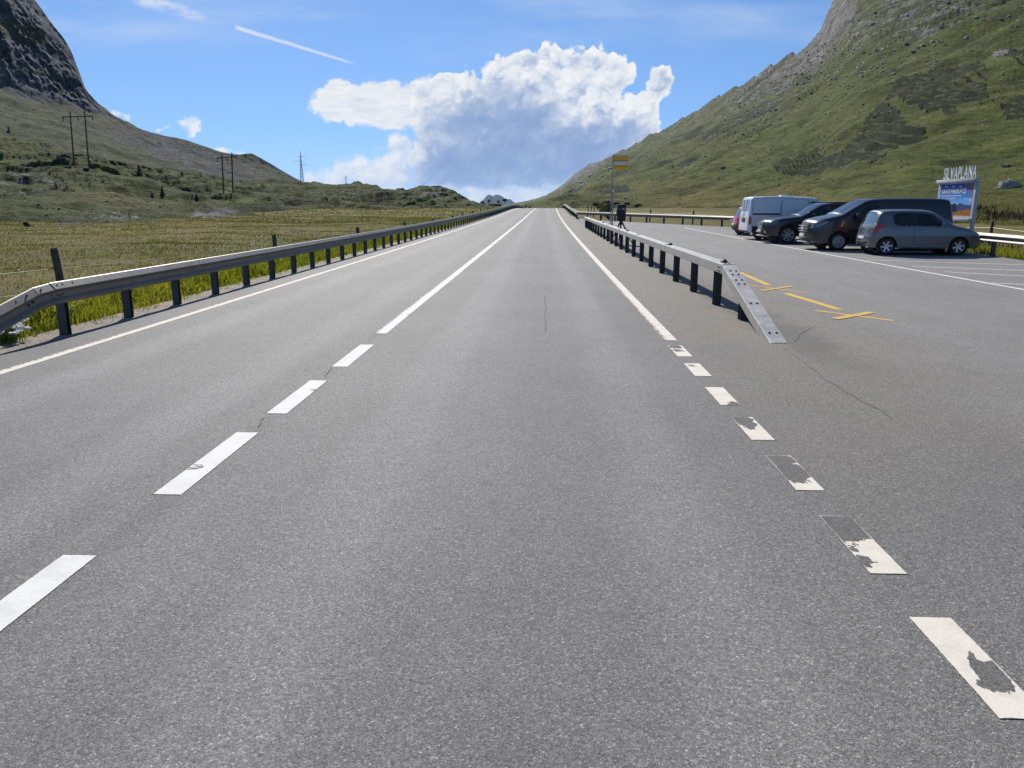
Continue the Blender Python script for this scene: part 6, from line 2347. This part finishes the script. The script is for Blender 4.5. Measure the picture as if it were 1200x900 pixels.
# boulder litter and dwarf heath on the slopes
p = land_points('knoll', 4200, 60, 520, lambda u, v, q: np.clip(0.25 + 2.2 * (fbm(q[:, 0] / 22, q[:, 1] / 22, 4)), 0.02, 1) + 2.0 * blob(u, v, 120, 258, 110, 9) + 1.2 * blob(u, v, 25, 222, 60, 18), power=0.9)
d = np.hypot(p[:, 0], p[:, 1])
pebbles('scattered_rocks', p, d / FPX * (0.35 + 1.0 * rng.random(len(p)) ** 3), M['rock'], 'pale stones littering the left boulder slope', 0.55, 'stones')
p = land_points('mountain', 4200, 250, 1200, lambda u, v, q: np.clip(0.3 + 1.6 * fbm(q[:, 0] / 60, q[:, 1] / 60, 4), 0.03, 1) * (v > 120), power=0.9)
d = np.hypot(p[:, 0], p[:, 1])
pebbles('scattered_rocks', p, d / FPX * (0.30 + 0.75 * rng.random(len(p)) ** 3), M['rock'], 'grey scree stones on the flank of the left mountain', 0.55, 'stones')
p = land_points('hillside', 900, 200, 1700, lambda u, v, q: blob(u, v, 905, 120, 100, 24, -0.55) + blob(u, v, 1080, 40, 160, 40, -0.38) * 1.2 + blob(u, v, 1085, 58, 26, 10, -0.4) * 3 + blob(u, v, 685, 208, 40, 14, -0.5) * 0.7 + 0.01, power=0.95)
d = np.hypot(p[:, 0], p[:, 1])
pebbles('rock_outcrops', p, d / FPX * (0.7 + 2.0 * rng.random(len(p)) ** 2.5), M['rock'], 'pale rock outcrops below the crest of the right mountainside', 0.5, 'stones')
p = land_points('hillside', 4200, 120, 1700, lambda u, v, q: blob(u, v, 905, 120, 100, 30, -0.55) + blob(u, v, 1080, 40, 170, 46, -0.38) * 1.3 + blob(u, v, 685, 208, 40, 14, -0.5) + 0.035 + (0.2 * (fbm(q[:, 0] / 40, q[:, 1] / 40, 4) > 0.28)), power=0.95)
d = np.hypot(p[:, 0], p[:, 1])
pebbles('scattered_rocks', p, d / FPX * (0.4 + 1.5 * rng.random(len(p)) ** 3.5), M['rock'], 'pale rocks among the grass of the right mountainside', 0.6, 'stones')


def heath(name, land, n, dmin, dmax, mask, mat, label, lo=0.5, hi=1.5, power=0.95, flat=0.55):
    p = land_points(land, n, dmin, dmax, mask, power=power)
    d = np.hypot(p[:, 0], p[:, 1])
    return pebbles(name, p, d / FPX * (lo + (hi - lo) * rng.random(n) ** 2), mat, label, flat, 'heath')


heath('dwarf_heath', 'knoll', 3500, 55, 520, lambda u, v, q: np.clip(0.1 + 2.0 * fbm(q[:, 0] / 16 + 5, q[:, 1] / 16, 4), 0.0, 1), M['shrub'], 'dark dwarf heath clumps on the left slope')
heath('dwarf_heath', 'hillside', 4500, 110, 1500, lambda u, v, q: np.clip(-0.05 + 1.4 * fbm(q[:, 0] / 30 + 5, q[:, 1] / 70, 4), 0.0, 1) * 0.5 + 0.12 * in_poly(u, v, GULLY_A) + 0.1 * in_poly(u, v, GULLY_B), M['shrub'], 'dark dwarf shrubs in the gullies of the right mountainside', 0.3, 0.9, 0.95, 0.4)
heath('grass_tussocks', 'hillside', 6000, 60, 700, lambda u, v, q: np.clip(0.25 + 1.2 * fbm(q[:, 0] / 25 + 15, q[:, 1] / 60, 4), 0.0, 1) * (v > 90), M['tussock'], 'olive grass tussocks on the right mountainside', 0.5, 1.4, 0.95, 0.4)
# ------------------------------------------------------------------ air
hz = bpy.data.materials.new('air')
hz.use_nodes = True
ht = hz.node_tree
ht.nodes.clear()
HN = NT(ht)
ho = HN.node('ShaderNodeOutputMaterial')
pv = HN.node('ShaderNodeVolumePrincipled')
pv.inputs['Color'].default_value = (0.38, 0.64, 1.0, 1)
pv.inputs['Density'].default_value = HAZE
pv.inputs['Anisotropy'].default_value = 0.2
ht.links.new(pv.outputs[0], ho.inputs['Volume'])
top_z = max(float(v[..., 2].max()) for v in LAND.values())
mb = MB().box((0, 9500, (top_z + 40 - 40) / 2), (24000, 31000, top_z + 40 + 40))
haze = mb.build('haze', hz)
tag(haze, 'thin blue air over the valley', kind='stuff')
print('haze top', top_z)
